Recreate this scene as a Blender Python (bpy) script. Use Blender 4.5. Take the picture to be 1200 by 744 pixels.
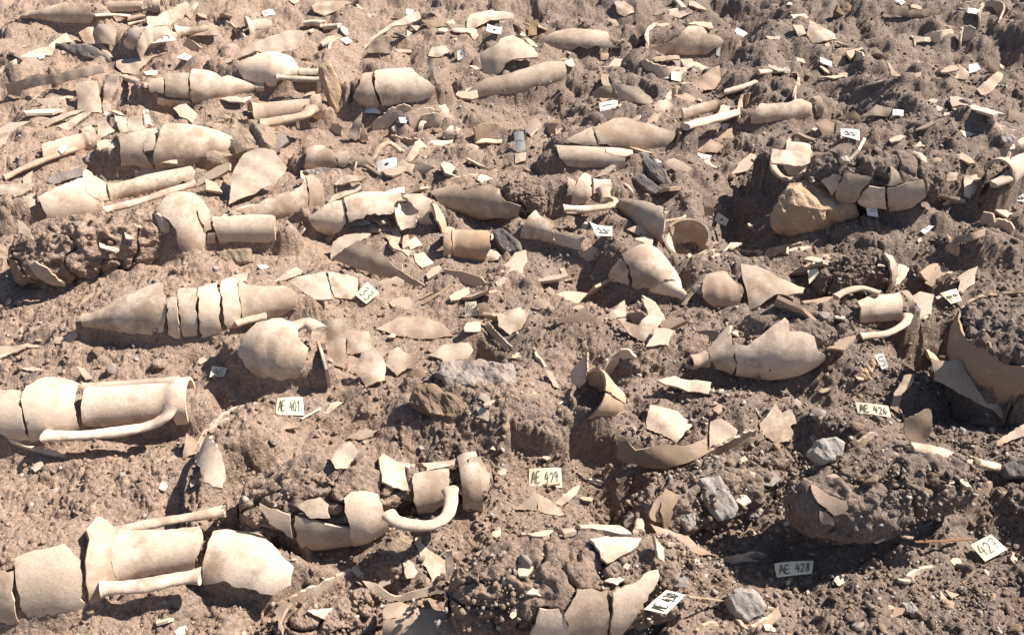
import bpy, bmesh, math, random
import numpy as np
from mathutils import Vector, Matrix
from mathutils.geometry import delaunay_2d_cdt
for o in list(bpy.data.objects): bpy.data.objects.remove(o)
random.seed(7)
R = math.radians
scene = bpy.context.scene
COL = scene.collection
# ------------------------------------------------------------------ camera
CH, PITCH, FPX = 1.93, R(37.05), 1200.0
cam = bpy.data.cameras.new('camera'); cam.sensor_width = 36; cam.lens = 36 * FPX / 1200
cam.clip_end = 400; cam.clip_start = 0.02
camo = bpy.data.objects.new('camera', cam); COL.objects.link(camo)
camo.location = (0, 0, CH); camo.rotation_euler = (math.pi/2 - PITCH, 0, 0)
scene.camera = camo
# ------------------------------------------------------------------ light
SUN_AZ, SUN_EL = R(70), R(47)          # azimuth clockwise from +Y (the way the camera looks)
w = bpy.data.worlds.new('World'); scene.world = w; w.use_nodes = True
nt = w.node_tree; bg = nt.nodes['Background']; bg.inputs[1].default_value = 0.055
sky = nt.nodes.new('ShaderNodeTexSky'); sky.sky_type = 'NISHITA'; sky.sun_disc = False
sky.sun_elevation = SUN_EL; sky.sun_rotation = SUN_AZ; sky.altitude = 100
nt.links.new(sky.outputs[0], bg.inputs[0])
sl = bpy.data.lights.new('sun', 'SUN'); sl.energy = 5.0; sl.angle = R(0.53); sl.color = (1, 0.915, 0.81)
so = bpy.data.objects.new('sun', sl); COL.objects.link(so)
sd = Vector((math.sin(SUN_AZ)*math.cos(SUN_EL), math.cos(SUN_AZ)*math.cos(SUN_EL), math.sin(SUN_EL)))
so.rotation_euler = sd.to_track_quat('Z', 'Y').to_euler()
vs = scene.view_settings; vs.view_transform = 'Standard'; vs.look = 'None'; vs.exposure = 1.02; vs.gamma = 1
vs.use_curve_mapping = False
# ------------------------------------------------------------------ noise (numpy)
def hsh(ix, iy, s):
    n = (ix.astype(np.int64)*374761393 + iy.astype(np.int64)*668265263 + s*974634517) & 0xffffffff
    n = ((n ^ (n >> 13)) * 1274126177) & 0xffffffff
    n = n ^ (n >> 16)
    return (n & 0xffffff) / float(0xffffff)
def vnoise(x, y, s=0):
    ix = np.floor(x); iy = np.floor(y); fx = x-ix; fy = y-iy
    fx = fx*fx*fx*(fx*(fx*6-15)+10); fy = fy*fy*fy*(fy*(fy*6-15)+10)
    a = hsh(ix, iy, s); b = hsh(ix+1, iy, s); c = hsh(ix, iy+1, s); d = hsh(ix+1, iy+1, s)
    return (a*(1-fx)+b*fx)*(1-fy) + (c*(1-fx)+d*fx)*fy - 0.5
def fbm(x, y, f, o=4, s=0, g=0.5):
    t = 0; a = 1
    for k in range(o):
        t = t + a*vnoise(x*f+k*17.3, y*f-k*9.1, s+k); a *= g; f *= 2.03
        x, y = x*0.8-y*0.6, x*0.6+y*0.8
    return t
def worley(x, y, s=0):
    ix = np.floor(x); iy = np.floor(y); f1 = np.full(x.shape, 9.0); f2 = f1.copy(); cid = np.zeros(x.shape)
    for dx in (-1, 0, 1):
        for dy in (-1, 0, 1):
            cx = ix+dx; cy = iy+dy
            d = np.hypot(cx+hsh(cx, cy, s)-x, cy+hsh(cx, cy, s+5)-y)
            m = d < f1
            f2 = np.where(m, f1, np.minimum(f2, d)); cid = np.where(m, hsh(cx, cy, s+9), cid); f1 = np.where(m, d, f1)
    return f1, f2, cid
def vnoise3(x, y, z, s=0):
    iz = np.floor(z); fz = z-iz; fz = fz*fz*(3-2*fz); r = 0
    for k in (0, 1):
        o = (iz+k)*57.0
        ix = np.floor(x); iy = np.floor(y); fx = x-ix; fy = y-iy; fx = fx*fx*(3-2*fx); fy = fy*fy*(3-2*fy)
        a = hsh(ix+o, iy-o*3, s); b = hsh(ix+1+o, iy-o*3, s); c = hsh(ix+o, iy+1-o*3, s); d = hsh(ix+1+o, iy+1-o*3, s)
        r = r + ((a*(1-fx)+b*fx)*(1-fy)+(c*(1-fx)+d*fx)*fy)*(fz if k else 1-fz)
    return r-.5
def fbm3(P, f, o=4, s=0, g=.5):
    t = 0; a = 1
    for k in range(o): t = t+a*vnoise3(P[..., 0]*f+k*7.1, P[..., 1]*f, P[..., 2]*f-k*3.3, s+k); a *= g; f *= 2.07
    return t
def sstep(a, b, x):
    t = np.clip((x-a)/(b-a), 0, 1); return t*t*(3-2*t)
# ------------------------------------------------------------------ projection
CS, SN = math.cos(PITCH), math.sin(PITCH)
FWD = np.array([0, CS, -SN]); UPV = np.array([0, SN, CS]); CAMP = np.array([0, 0, CH])
def ray(p):
    d = FWD*FPX + np.array([1.0, 0, 0])*(p[0]-600) + UPV*(372-p[1])
    return d/np.linalg.norm(d)
def on_z(p, z):
    d = ray(p); return CAMP + d*((z-CH)/d[2])
def on_plane(p, q, n):
    d = ray(p); return CAMP + d*(np.dot(q-CAMP, n)/np.dot(d, n))
def proj(P):
    P = np.asarray(P)-CAMP; dz = P@FWD
    return np.stack([600+FPX*P[..., 0]/dz, 372-FPX*(P@UPV)/dz], -1)
def ppm(P): return FPX/float((np.asarray(P)-CAMP)@FWD)       # pixels per metre at a point
# ------------------------------------------------------------------ spec lists
OX, OY, SC = 0, 0, 1200/310.0
def tile(x, y): 
    global OX, OY; OX, OY = x, y
def full():
    global OX, OY, SC; OX = OY = 0; SC = 1.0
def tiled():
    global SC; SC = 1200/310.0
def P_(s):
    if not isinstance(s, str): s = '%g,%g' % s
    return [(OX+float(a.split(',')[0])/SC, OY+float(a.split(',')[1])/SC) for a in s.split()]
VES, FRG, WAL, TUB, STO, CAR, MND = [], [], [], [], [], [], []
def V(label, A, B, r, prof, pieces=(), tubes=(), z=0.38, fill=0.9, skirt=1.15, mat='buff', cat='amphora', name='amphora', dz=(0, 0), group=None, rough=1.0):
    VES.append(dict(label=label, A=P_(A)[0], B=P_(B)[0], r=r/SC, prof=prof, z=z, fill=fill, skirt=skirt, mat=mat, cat=cat, name=name, dz=dz, group=group, rough=rough,
        pieces=[(p[0], p[1] if p[1].startswith('P') else P_(p[1]), p[2] if len(p) > 2 else '') for p in pieces],
        tubes=[(t[0], P_(t[1]), t[2]/SC, t[3] if len(t) > 3 else 0.0, t[4] if len(t) > 4 else None) for t in tubes]))
def F(label, poly, az=0, el=60, c=0.16, ca=None, mat='buff', dz=0.0, th=0.009, name='pottery_sherd', cat='sherd', group=None, anchor=None, sup=True):
    FRG.append(dict(label=label, poly=P_(poly), az=az, el=el, c=c, ca=ca, mat=mat, dz=dz, th=th, name=name, cat=cat, group=group, anchor=P_(anchor)[0] if anchor else None, sup=sup))
def W(label, line, h=0.025, lean=0.25, mat='buff', th=0.009, name='sherd_edge', cat='sherd', group=None, depth=0.05):
    WAL.append(dict(label=label, line=P_(line), h=h*.7, lean=lean, mat=mat, th=th, name=name, cat=cat, group=group, depth=depth))
def H(label, line, r, lift=0.5, mat='buff', name='handle_sherd', cat='sherd', group=None, flat=0.68, taper=1.0):
    TUB.append(dict(label=label, line=P_(line), r=r/SC, lift=lift, mat=mat, name=name, cat=cat, group=group, flat=flat, taper=taper))
def S(label, poly, depth=0.7, el=50, az=0, mat='stone_grey', name='stone', cat='stone', group=None, rough=0.06, dz=0):
    STO.append(dict(label=label, poly=P_(poly), depth=depth, el=el, az=az, mat=mat, name=name, cat=cat, group=group, rough=rough, dz=dz))
def C(label, quad, text='', el=58, az=0, mat='paper_white', bend=0.0, dz=0.0, group=None):
    CAR.append(dict(label=label, poly=P_(quad), text=text, el=el, az=az, mat=mat, bend=bend, dz=dz, group=group))
def M(c, rx, ry, h, z=0.0):   # soil mound (or pit, h < 0): radii in metres
    MND.append((P_(c)[0], rx, ry, h))
# ------------------------------------------------------------------ materials (all node based)
MATS = {}
def nmat(name):
    m = bpy.data.materials.new(name); m.use_nodes = True; t = m.node_tree
    b = t.nodes['Principled BSDF']; MATS[name] = m
    b.inputs['Specular IOR Level'].default_value = 0.25
    return m, t, b
def nd(t, typ, **kw):
    n = t.nodes.new(typ)
    for k, v in kw.items():
        if k in n.inputs: n.inputs[k].default_value = v
        else: setattr(n, k, v)
    return n
def noise(t, co, scale, detail=4, rough=.55):
    n = nd(t, 'ShaderNodeTexNoise', Scale=scale, Detail=detail, Roughness=rough); t.links.new(co, n.inputs['Vector']); return n.outputs['Fac']
def ramp(t, fac, stops):
    r = nd(t, 'ShaderNodeValToRGB'); e = r.color_ramp.elements
    while len(e) < len(stops): e.new(0.5)
    for i, (p, c) in enumerate(stops):
        e[i].position = p; e[i].color = (c if isinstance(c, tuple) else (c, c, c)) + (1,)
    t.links.new(fac, r.inputs[0]); return r.outputs[0]
def mix(t, fac, a, b, mode='MIX'):
    m = nd(t, 'ShaderNodeMix', data_type='RGBA', blend_type=mode)
    if hasattr(fac, 'is_output'): t.links.new(fac, m.inputs[0])
    else: m.inputs[0].default_value = fac
    for i, v in ((6, a), (7, b)):
        if hasattr(v, 'is_output'): t.links.new(v, m.inputs[i])
        else: m.inputs[i].default_value = tuple(v) + (1,)
    return m.outputs[2]
def bump(t, b, h, strength, dist, prev=None):
    n = nd(t, 'ShaderNodeBump', Strength=strength, Distance=dist); t.links.new(h, n.inputs['Height'])
    if prev: t.links.new(prev, n.inputs['Normal'])
    t.links.new(n.outputs[0], b.inputs['Normal']); return n.outputs[0]
SOIL_T, SOIL_G = (.38, .28, .22), (.245, .192, .163)
def clay(name, c1, c2, dirt=.5):
    m, t, b = nmat(name)
    co = nd(t, 'ShaderNodeTexCoord').outputs['Object']; oi = nd(t, 'ShaderNodeObjectInfo')
    ad = nd(t, 'ShaderNodeVectorMath', operation='MULTIPLY_ADD'); t.links.new(oi.outputs['Random'], ad.inputs[0]); ad.inputs[1].default_value = (37, 19, 53); t.links.new(co, ad.inputs[2])
    co = ad.outputs[0]
    base = mix(t, ramp(t, noise(t, co, 9, 5, .6), [(.35, 0.0), (.65, 1.0)]), c1, c2)
    var = nd(t, 'ShaderNodeMapRange'); t.links.new(oi.outputs['Random'], var.inputs[0]); var.inputs[3].default_value = .72; var.inputs[4].default_value = 1.1
    hsv = nd(t, 'ShaderNodeHueSaturation'); t.links.new(var.outputs[0], hsv.inputs['Value']); t.links.new(base, hsv.inputs['Color'])
    sp = ramp(t, noise(t, co, 260, 3, .7), [(.3, .78), (.55, 1.0), (.75, 1.08)])
    c = mix(t, 1.0, hsv.outputs[0], sp, 'MULTIPLY')
    blo = ramp(t, noise(t, co, 34, 4, .65), [(.3, .86), (.6, 1.0)])
    c = mix(t, 1.0, c, blo, 'MULTIPLY')
    r2 = nd(t, 'ShaderNodeMath', operation='FRACT'); r1 = nd(t, 'ShaderNodeMath', operation='MULTIPLY'); t.links.new(oi.outputs['Random'], r1.inputs[0]); r1.inputs[1].default_value = 7.31; t.links.new(r1.outputs[0], r2.inputs[0])
    dn = nd(t, 'ShaderNodeMath', operation='MULTIPLY_ADD'); t.links.new(r2.outputs[0], dn.inputs[0]); dn.inputs[1].default_value = .17; t.links.new(noise(t, co, 14, 8, .7), dn.inputs[2])
    lime = ramp(t, noise(t, co, 11, 7, .7), [(.56, 0.0), (.72, .5)]); c = mix(t, lime, c, (.70, .64, .55))
    d = ramp(t, dn.outputs[0], [(.58-.1*dirt, 0.0), (.74-.1*dirt, .8)])
    c = mix(t, d, c, (.33, .24, .17))
    rust = ramp(t, noise(t, co, 6, 3, .5), [(.66, 0.0), (.8, .35)])
    c = mix(t, rust, c, (.46, .23, .11))
    vo = nd(t, 'ShaderNodeTexVoronoi', Scale=130.0); t.links.new(co, vo.inputs['Vector'])
    pit = ramp(t, vo.outputs['Distance'], [(.08, .55), (.16, 1.0)])
    c = mix(t, .8, c, pit, 'MULTIPLY')
    t.links.new(c, b.inputs['Base Color']); b.inputs['Roughness'].default_value = .92
    p = bump(t, b, noise(t, co, 45, 6, .65), .3, .005)
    p = bump(t, b, pit, .3, .0012, p)
    bump(t, b, noise(t, co, 420, 2, .6), .3, .0012, p)
clay('buff', (.67, .525, .405), (.735, .60, .48), .3)
clay('cream', (.72, .61, .48), (.76, .66, .53), .1)
clay('grey', (.58, .465, .37), (.65, .53, .425), .4)
clay('pink', (.60, .42, .31), (.65, .50, .385), .4)
clay('orange', (.58, .37, .23), (.66, .51, .37), .3)
clay('ochre', (.52, .38, .2), (.56, .43, .26))
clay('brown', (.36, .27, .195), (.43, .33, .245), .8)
def stone(name, c1, c2, sc=14, bs=.7):
    m, t, b = nmat(name); co = nd(t, 'ShaderNodeTexCoord').outputs['Object']
    c = mix(t, ramp(t, noise(t, co, sc, 8, .65), [(.3, 0.0), (.7, 1.0)]), c1, c2)
    c = mix(t, 1.0, c, ramp(t, noise(t, co, 180, 3, .7), [(.3, .7), (.7, 1.1)]), 'MULTIPLY')
    d = ramp(t, noise(t, co, 23, 6, .7), [(.5, 0.0), (.68, .7)]); c = mix(t, d, c, (.27, .2, .15))
    t.links.new(c, b.inputs['Base Color']); b.inputs['Roughness'].default_value = .88
    p = bump(t, b, noise(t, co, 40, 8, .7), bs, .012); bump(t, b, noise(t, co, 260, 3, .6), .4, .002, p)
stone('stone_grey', (.33, .30, .275), (.44, .405, .375))
stone('stone_dark', (.12, .11, .108), (.21, .19, .18))
stone('stone_purple', (.29, .245, .225), (.36, .305, .275))
stone('stone_ochre', (.44, .30, .19), (.53, .39, .27))
stone('stone_brown', (.24, .165, .11), (.31, .225, .16), bs=1.0)
stone('stone_pale', (.52, .46, .38), (.6, .54, .45))
stone('soil_rock', (.33, .25, .18), (.40, .31, .23), bs=1.0)
stone('wood', (.33, .25, .16), (.42, .33, .22), 30)
stone('wood_red', (.2, .1, .06), (.27, .15, .09), 30)
def paper(name, c):
    m, t, b = nmat(name); co = nd(t, 'ShaderNodeTexCoord').outputs['Object']
    k = mix(t, 1.0, c, ramp(t, noise(t, co, 60, 4, .6), [(.3, .9), (.6, 1.0)]), 'MULTIPLY')
    k = mix(t, ramp(t, noise(t, co, 35, 6, .7), [(.56, 0.0), (.75, .5)]), k, (.45, .35, .24))
    t.links.new(k, b.inputs['Base Color']); b.inputs['Roughness'].default_value = .7
paper('paper_white', (.82, .80, .75)); paper('paper_cream', (.80, .75, .57))
m, t, b = nmat('ink'); b.inputs['Base Color'].default_value = (.03, .027, .025, 1); b.inputs['Roughness'].default_value = .8
co = nd(t, 'ShaderNodeTexCoord').outputs['Object']; t.links.new(ramp(t, noise(t, co, 90, 3), [(.3, (.02, .02, .02)), (.7, (.06, .05, .045))]), b.inputs['Base Color'])
# soil: tan loam on the left, greyer gravelly loam to the right
m, t, b = nmat('soil'); co = nd(t, 'ShaderNodeNewGeometry').outputs['Position']
sx = nd(t, 'ShaderNodeSeparateXYZ'); t.links.new(co, sx.inputs[0])
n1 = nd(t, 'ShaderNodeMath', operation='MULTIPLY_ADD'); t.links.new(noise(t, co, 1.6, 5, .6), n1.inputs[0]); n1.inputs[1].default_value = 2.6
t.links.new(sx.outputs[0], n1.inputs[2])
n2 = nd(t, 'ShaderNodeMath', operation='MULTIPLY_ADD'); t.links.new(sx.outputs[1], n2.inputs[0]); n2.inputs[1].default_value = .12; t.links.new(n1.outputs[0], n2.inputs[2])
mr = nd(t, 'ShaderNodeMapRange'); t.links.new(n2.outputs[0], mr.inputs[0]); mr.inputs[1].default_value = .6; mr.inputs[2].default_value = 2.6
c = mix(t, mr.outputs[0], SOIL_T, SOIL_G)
c = mix(t, ramp(t, noise(t, co, 7, 6, .7), [(.5, 0.0), (.68, .6)]), c, (.255, .22, .203))
c = mix(t, ramp(t, noise(t, co, 11, 6, .7), [(.55, 0.0), (.75, .55)]), c, (.27, .175, .12))
c = mix(t, 1.0, c, ramp(t, noise(t, co, 70, 5, .75), [(.25, .62), (.5, 1.0), (.75, 1.25)]), 'MULTIPLY')
vo = nd(t, 'ShaderNodeTexVoronoi', Scale=150.0); t.links.new(co, vo.inputs['Vector'])
sv = nd(t, 'ShaderNodeSeparateColor'); t.links.new(vo.outputs['Color'], sv.inputs[0])
gr = ramp(t, sv.outputs[0], [(0.0, (.62, .62, .63)), (.5, (1, 1, 1)), (.9, (1.08, 1.05, 1.0)), (1.0, (1.6, 1.5, 1.38))])
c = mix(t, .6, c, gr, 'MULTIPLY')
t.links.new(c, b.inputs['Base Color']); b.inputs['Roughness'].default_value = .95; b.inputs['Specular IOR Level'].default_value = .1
vi = nd(t, 'ShaderNodeMath', operation='SUBTRACT'); vi.inputs[0].default_value = 1; t.links.new(vo.outputs['Distance'], vi.inputs[1])
p = bump(t, b, noise(t, co, 55, 8, .72), .9, .014); p = bump(t, b, vi.outputs[0], .7, .004, p); bump(t, b, noise(t, co, 420, 3, .7), .6, .002, p)
# ================================================================== what the photograph shows, traced tile by tile
G1 = 'small loose sherds on the soil'
# ---- soil mounds and hollows, one unseen and added to let the sun in (photo pixels, metres)
full()
for c, rx, ry, h in [((110,290),.26,.16,.03), ((560,478),.32,.17,.13), ((470,500),.1,.1,.03), ((650,370),.22,.16,.07), ((590,520),.14,.12,.03), ((650,680),.2,.15,.04),
    ((195,118),.10,.10,-.14), ((712,552),.13,.12,-.22), ((705,420),.08,.09,-.08), ((868,240),.12,.24,-.20), ((930,275),.16,.08,-.08), ((1100,392),.12,.14,-.20), ((965,447),.16,.08,-.08),
    ((800,432),.08,.06,-.10), ((700,315),.08,.10,-.10), ((557,398),.07,.05,-.10), ((945,330),.10,.10,-.05), ((1070,300),.12,.10,-.12), ((1040,180),.3,.4,.12),
    ((1130,160),.3,.3,.09), ((1150,455),.2,.08,-.12), ((640,125),.14,.12,-.16), ((1050,560),.24,.18,.08), ((870,480),.2,.14,.04), ((930,620),.1,.1,-.05),
    ((1170,600),.14,.18,-.1), ((570,150),.14,.1,-.12), ((575,160),.1,.1,-.06), ((1120,235),.10,.10,-.1), ((540,690),.05,.10,-.12), ((385,350),.08,.05,-.05),
    ((755,235),.12,.14,-.09), ((90,80),.3,.3,.04), ((800,310),.05,.06,-.06), ((1000,60),.6,.4,.05), ((300,60),.6,.3,.02), ((960,540),.10,.06,-.05), ((420,560),.1,.06,-.05),
    ((1290,370),.25,.22,-.14), ((1120,60),.2,.15,-.06), ((860,50),.12,.1,-.08), ((870,20),.2,.1,-.08), ((620,20),.2,.1,-.06), ((700,60),.15,.1,-.05),((1000,150),.1,.12,-.08),((1030,40),.12,.08,-.07)]:  # first hollow is unseen, added to keep a cast shadow off the storage jar
    M(c, rx, ry, h)
tiled()
# ================= T11
tile(0, 0)
V('grey-buff amphora base with knobbed toe, beside two thin handles', (102,75), (440,60), 66, 'cone',
  [('wall_sherd', '128,70 160,50 190,34 245,0 290,10 330,30 400,42 428,68 400,92 330,106 240,114 190,106 150,93'), ('toe', 'P 0,.1,-170,170')], mat='grey')
V('short buff amphora neck with dark open mouth, behind the round-bellied jar', (488,34), (735,30), 33, 'tube',
  [('neck', '490,4 655,4 640,28 655,48 590,58 490,60'), ('rim', 'P .86,1,-180,180'), ('wall_sherd', '640,40 660,48 725,52 722,40')], fill=-.4, cat='neck', name='amphora_neck')
H('thin straight buff handle lying beside the knobbed amphora base', '430,72 500,68 588,74', 10)
H('long pale handle lying across the round-bellied jar', '580,88 660,72 785,66', 14)
H('short curved handle stub resting against the round-bellied jar', '580,112 610,102 662,94', 10)
V('round-bellied pale jar with a short thin neck, cracked across the shoulder', (548,185), (950,130), 88, 'jar',
  [('wall_sherd', '558,185 585,132 660,120 760,122 805,150 800,185 740,212 650,240 582,258 560,232'), ('neck', '790,112 830,112 870,126 930,112 945,130 932,150 862,156 806,164'), ('wall_sherd', '665,78 720,75 742,118 680,128')], cat='jar', name='jar', z=.15)
F('curved grey sherd with pale broken edge beside the round-bellied jar', '425,130 450,110 500,105 525,150 520,205 430,200 418,165', el=35, mat='grey', c=.1)
F('pale sherd leaning on the curved grey sherd', '356,150 400,122 420,118 425,200 380,192', el=45)
F('triangular pale sherd above the white tag on the soil ridge', '240,190 300,150 330,190 250,205 235,250 175,252', el=50)
S('long dark slate slab tilted over the soil beside a pale rim strip', '245,195 380,200 450,230 522,280 490,292 400,266 300,236', mat='stone_dark', depth=.2)
F('narrow pale rim strip along the dark slate slab', '430,200 470,203 522,268 505,272', el=45, c=.3)
C('small white tag below the triangular pale sherd', '155,240 175,234 205,258 180,271', '-')
C('white tag lying behind the long pale half shell', '800,262 840,239 874,258 850,276', '-')
F('long pale half shell below the round-bellied jar', '525,270 640,262 780,240 690,264 640,310 620,335 555,332 525,300', el=55, ca=0)
F('long curved shell wall ending in a dark hollow, holding back a soil bank', '20,380 95,365 130,345 180,338 250,345 340,318 460,298 472,328 400,345 300,372 200,388 100,410 90,440 30,432', el=22, c=.3, mat='grey')
F('squarish buff sherd standing behind two crossed thin sherds', '340,375 440,365 466,510 410,516 350,492', el=48)
F('narrow upright buff sherd beside the squarish standing one', '475,340 540,335 530,400 500,462 465,470', el=40)
F('small square buff sherd below the narrow upright one', '465,474 500,468 498,505 470,510', el=50)
H('pale bent handle stub over the dark rubble hollow', '560,352 610,368 668,388', 17)
V('light amphora with knobbed toe and a square sherd set in its wall', (1200,398), (670,412), 96, 'belly',
  [('wall_sherd', '872,312 885,306 940,320 1010,352 1075,308 1172,380 1172,402 1100,442 960,458 872,452'), ('wall_sherd', '750,336 862,330 862,436 750,432'), ('wall_sherd', '712,438 858,442 868,470 790,487 715,477'), ('toe', 'P 0,.07,-175,175'), ('wall_sherd', '678,358 740,350 742,428 680,420')], z=.2)
C('white tag standing between the knob-toed amphora and the orange neck', '1095,450 1142,436 1112,466 1088,488', '-')
F('long thin buff sherd beside the dark rubble, lying over its crossed partner', '175,560 350,495 385,500 210,572', el=60)
F('long thin buff sherd below its crossed partner', '255,575 380,508 412,514 310,590', el=62)
F('small curled buff sherd with scalloped edge beside the upright handle stub', '520,525 570,530 572,600 545,602', el=48, group=None)
F('ridged buff sherd beside the upright handle stub', '580,530 640,525 655,585 575,602', el=48)
H('short upright handle stub over the big light amphora', '658,508 672,575', 17)
F('angular cream sherd wedged above the orange neck collar', '440,555 480,545 520,590 440,640', el=55)
V('orange-pink amphora neck with a white tag on it', (110,722), (432,632), 60, 'tube',
  [('neck', '190,655 350,610 405,604 412,672 360,692 310,716 195,718'), ('rim', 'P .84,1,-150,170')], mat='pink', cat='neck', name='amphora_neck', fill=.5)
C('white tag resting on the orange-pink neck', '250,665 285,652 316,665 280,698', '', dz=.03)
F('pale neck splinter joining the orange neck and the big light amphora', '440,640 500,630 540,650 530,680 450,685', el=55)
V('big light amphora with a long tapering body and a grey shoulder', (1190,652), (520,690), 118, 'belly',
  [('wall_sherd', '545,622 705,580 722,600 660,640 645,692 690,735 690,812 600,790 545,740'), ('wall_sherd', '725,592 762,556 830,545 900,560 1050,622 1182,642 1172,668 1050,684 930,716 860,770 700,810 695,700'), ('wall_sherd', '650,645 705,610 712,680 650,690')], z=.7, skirt=1.0)
F('pale triangular sherd alone beside the orange handle', '0,605 40,600 18,655 0,670', el=60)
tile(0, 180)
H('long orange-pink handle lying on the soil beside the orange neck', '18,112 120,62 240,15 345,-22', 17, mat='pink')
# ================= T12
tile(300, 0)
F('flat oval pinkish slab half sunk in the soil', '255,30 280,5 350,0 415,35 370,50 310,72 265,55', el=55, mat='pink', c=.4)
C('white tag beside the flat oval pinkish slab', '25,52 75,42 90,65 35,77', '-')
V('pale jar mouth with a wide flat flange', (75,112), (-40,130), 52, 'flange', [('rim', 'P .8,1,-180,180'), ('neck', '-18,88 40,82 72,100 70,140 20,165 -15,180')], cat='neck', name='jar_neck', fill=-.3)
F('long pale amphora wall with ragged lower edge over the grey shoulder', '-159,263 0,182 155,143 222,147 213,193 155,224 70,247 0,240 -147,292', el=52, c=.12, ca=25)
H('pale rounded handle stub beside the oval slab', '225,108 270,105 312,112', 22)
H('grey rounded handle stub beside the pale one', '312,124 380,118', 19, mat='grey')
H('thin arched handle standing beside a white oval tag', '328,242 340,195 392,160', 6, lift=1.5)
C('white oval tag beside the thin arched handle', '380,175 415,168 438,188 410,203', '')
V('buff amphora shoulder with neck and two handles pointing to the standing ochre stone', (-170,320), (310,345), 95, 'neck:.74:.4',
  [('wall_sherd', '-100,292 0,250 150,228 182,258 195,305 190,340 100,345 92,402 60,406 0,372 -60,352'), ('neck', '196,308 292,310 296,332 192,338')], [('handle', '96,352 190,358 298,362', 17, 0.2)], z=.3)
S('standing ochre slab stone leaning beside the orange-rimmed neck', '282,290 330,268 370,340 397,420 390,505 360,516 335,480 310,390', mat='stone_ochre', el=25, depth=.5, az=30)
V('orange-pink amphora neck with open ringed mouth and one thick handle', (-170,540), (298,488), 80, 'neck:.36:.62:1',
  [('neck', '-20,458 120,450 262,440 285,480 268,542 220,532 60,560 0,562'), ('wall_sherd', '-31,455 -10,460 -2,630 60,645 -60,622 -42,540'), ('wall_sherd', '-191,570 -171,490 -146,500 -121,605'), ('wall_sherd', '-140,502 -100,506 -76,570 -86,610 -116,605'), ('rim', 'P .9,1,-180,180')],
  [('handle', '20,565 120,545 215,525 250,495', 26, 0.6)], mat='pink', z=.5, fill=.2, skirt=.95)
V('grey-buff amphora body with a curved crack, upright shard at its end', (412,425), (825,392), 92, 'barrel',
  [('wall_sherd', '440,440 470,380 500,320 525,305 530,380 562,462 470,466'), ('wall_sherd', '536,303 620,305 680,295 720,330 780,365 816,395 800,425 740,440 650,455 570,462 540,400')], mat='grey', z=.3)
F('narrow pale shard standing at the end of the cracked grey body', '775,265 805,265 805,330 812,390 785,382 790,330', el=25)
F('pale tip of wall beside the cracked grey body', '415,470 440,440 458,440 430,488', el=45)
F('long curved pale handle strap arching over grey gravel', '480,235 510,180 600,115 660,85 735,50 750,80 690,110 620,122 540,172', el=45, c=.4)
F('dark grey sherd under the long curved handle strap', '500,240 520,190 595,165 620,225 610,242', el=35, mat='grey')
F('narrow sherd strip beside the dark grey sherd', '622,222 705,225 708,240 640,240', el=45)
C('white tag at the end of the long curved handle strap', '682,40 715,45 712,72 680,66', '')
F('grey-brown sherd behind the gravel patch, with tapered end', '750,90 840,95 862,120 780,126', el=50, mat='brown')
F('grey-brown sherd behind the gravel patch, with squared end', '858,106 950,110 950,132 880,126', el=50, mat='brown')
F('pale ragged shell with handle root lying on open soil behind a white tag', '970,60 1050,40 1170,65 1165,85 1060,95 985,132 955,125', el=45, c=.08, ca=0)
F('forked pale splinter before the ragged shell', '890,130 1000,130 1012,160 990,182 970,152 900,146', el=55)
C('white square tag with a dark dot before the ragged shell', '1050,112 1118,125 1112,160 1045,143', '.')
F('curved buff sliver beside the square tag that stands upright', '895,225 915,170 960,168 940,200 905,265', el=40)
C('upright white tag leaning on a curved buff sliver', '912,230 945,220 952,262 915,276', '.', el=30)
F('grey sherd half buried beside the curved buff sliver', '780,255 800,215 860,205 882,235 840,256', el=48, mat='grey')
F('big pale ragged sherd standing above the long grey barrel body', '1015,245 1035,235 1085,215 1110,180 1160,150 1200,165 1262,215 1282,260 1190,272 1130,292 1105,326 1030,332', el=42)
V('long grey-buff barrel body lying over a dark hollow', (940,402), (1420,318), 90, 'barrel',
  [('wall_sherd', '958,410 1000,375 1090,340 1200,315 1320,280 1400,285 1406,345 1330,400 1262,410 1200,440 1050,432'), ('wall_sherd', '1398,285 1440,262 1515,262 1540,285 1420,300')], mat='buff', z=.35)
C('white tag among curved shell edges below the cracked grey body', '490,475 515,473 576,495 560,515 490,512', '')
W('curved pale shell edge below the white tag, longest of a nested set', '525,555 600,515 665,500')
W('curved pale shell edge arching beside the nested set', '580,512 640,482 702,478')
W('double curved shell edge emerging from soil', '690,522 760,492 850,505')
W('straight pale shell edge below the double curved one', '752,521 820,515 890,519')
C('small crumpled white tag among the curved shell edges', '645,532 692,536 680,560 655,558', '')
S('round white pebble among the curved shell edges', '610,580 630,568 646,580 640,600 618,600', mat='stone_pale')
F('grey upright sherd like a blade', '415,622 440,560 480,510 470,600 455,642', el=25, mat='grey')
F('brown upright sherd beside the grey blade', '482,560 512,640 466,642', el=25, mat='brown')
W('orange-edged thin sherd flat in soil', '608,612 670,628 746,630', mat='orange', h=.015)
V('small broken pot with its mouth torn open', (930,610), (748,590), 44, 'cup', [('wall_sherd', '850,600 898,562 905,632 840,642'), ('rim', 'P .9,1,-120,60'), ('wall_sherd', '906,565 950,553 946,625 910,632')], fill=-.2, mat='grey', cat='pot', name='pot')
F('pale flat strip at the lip of the dark hollow', '985,625 1120,632 1115,650 990,648', el=55)
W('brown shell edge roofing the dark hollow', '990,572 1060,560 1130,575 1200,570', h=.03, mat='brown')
tile(300, 180)
H('pale arched handle standing over the split grey shell', '525,35 560,-25 610,-45 665,-5', 13, lift=1.5)
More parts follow.
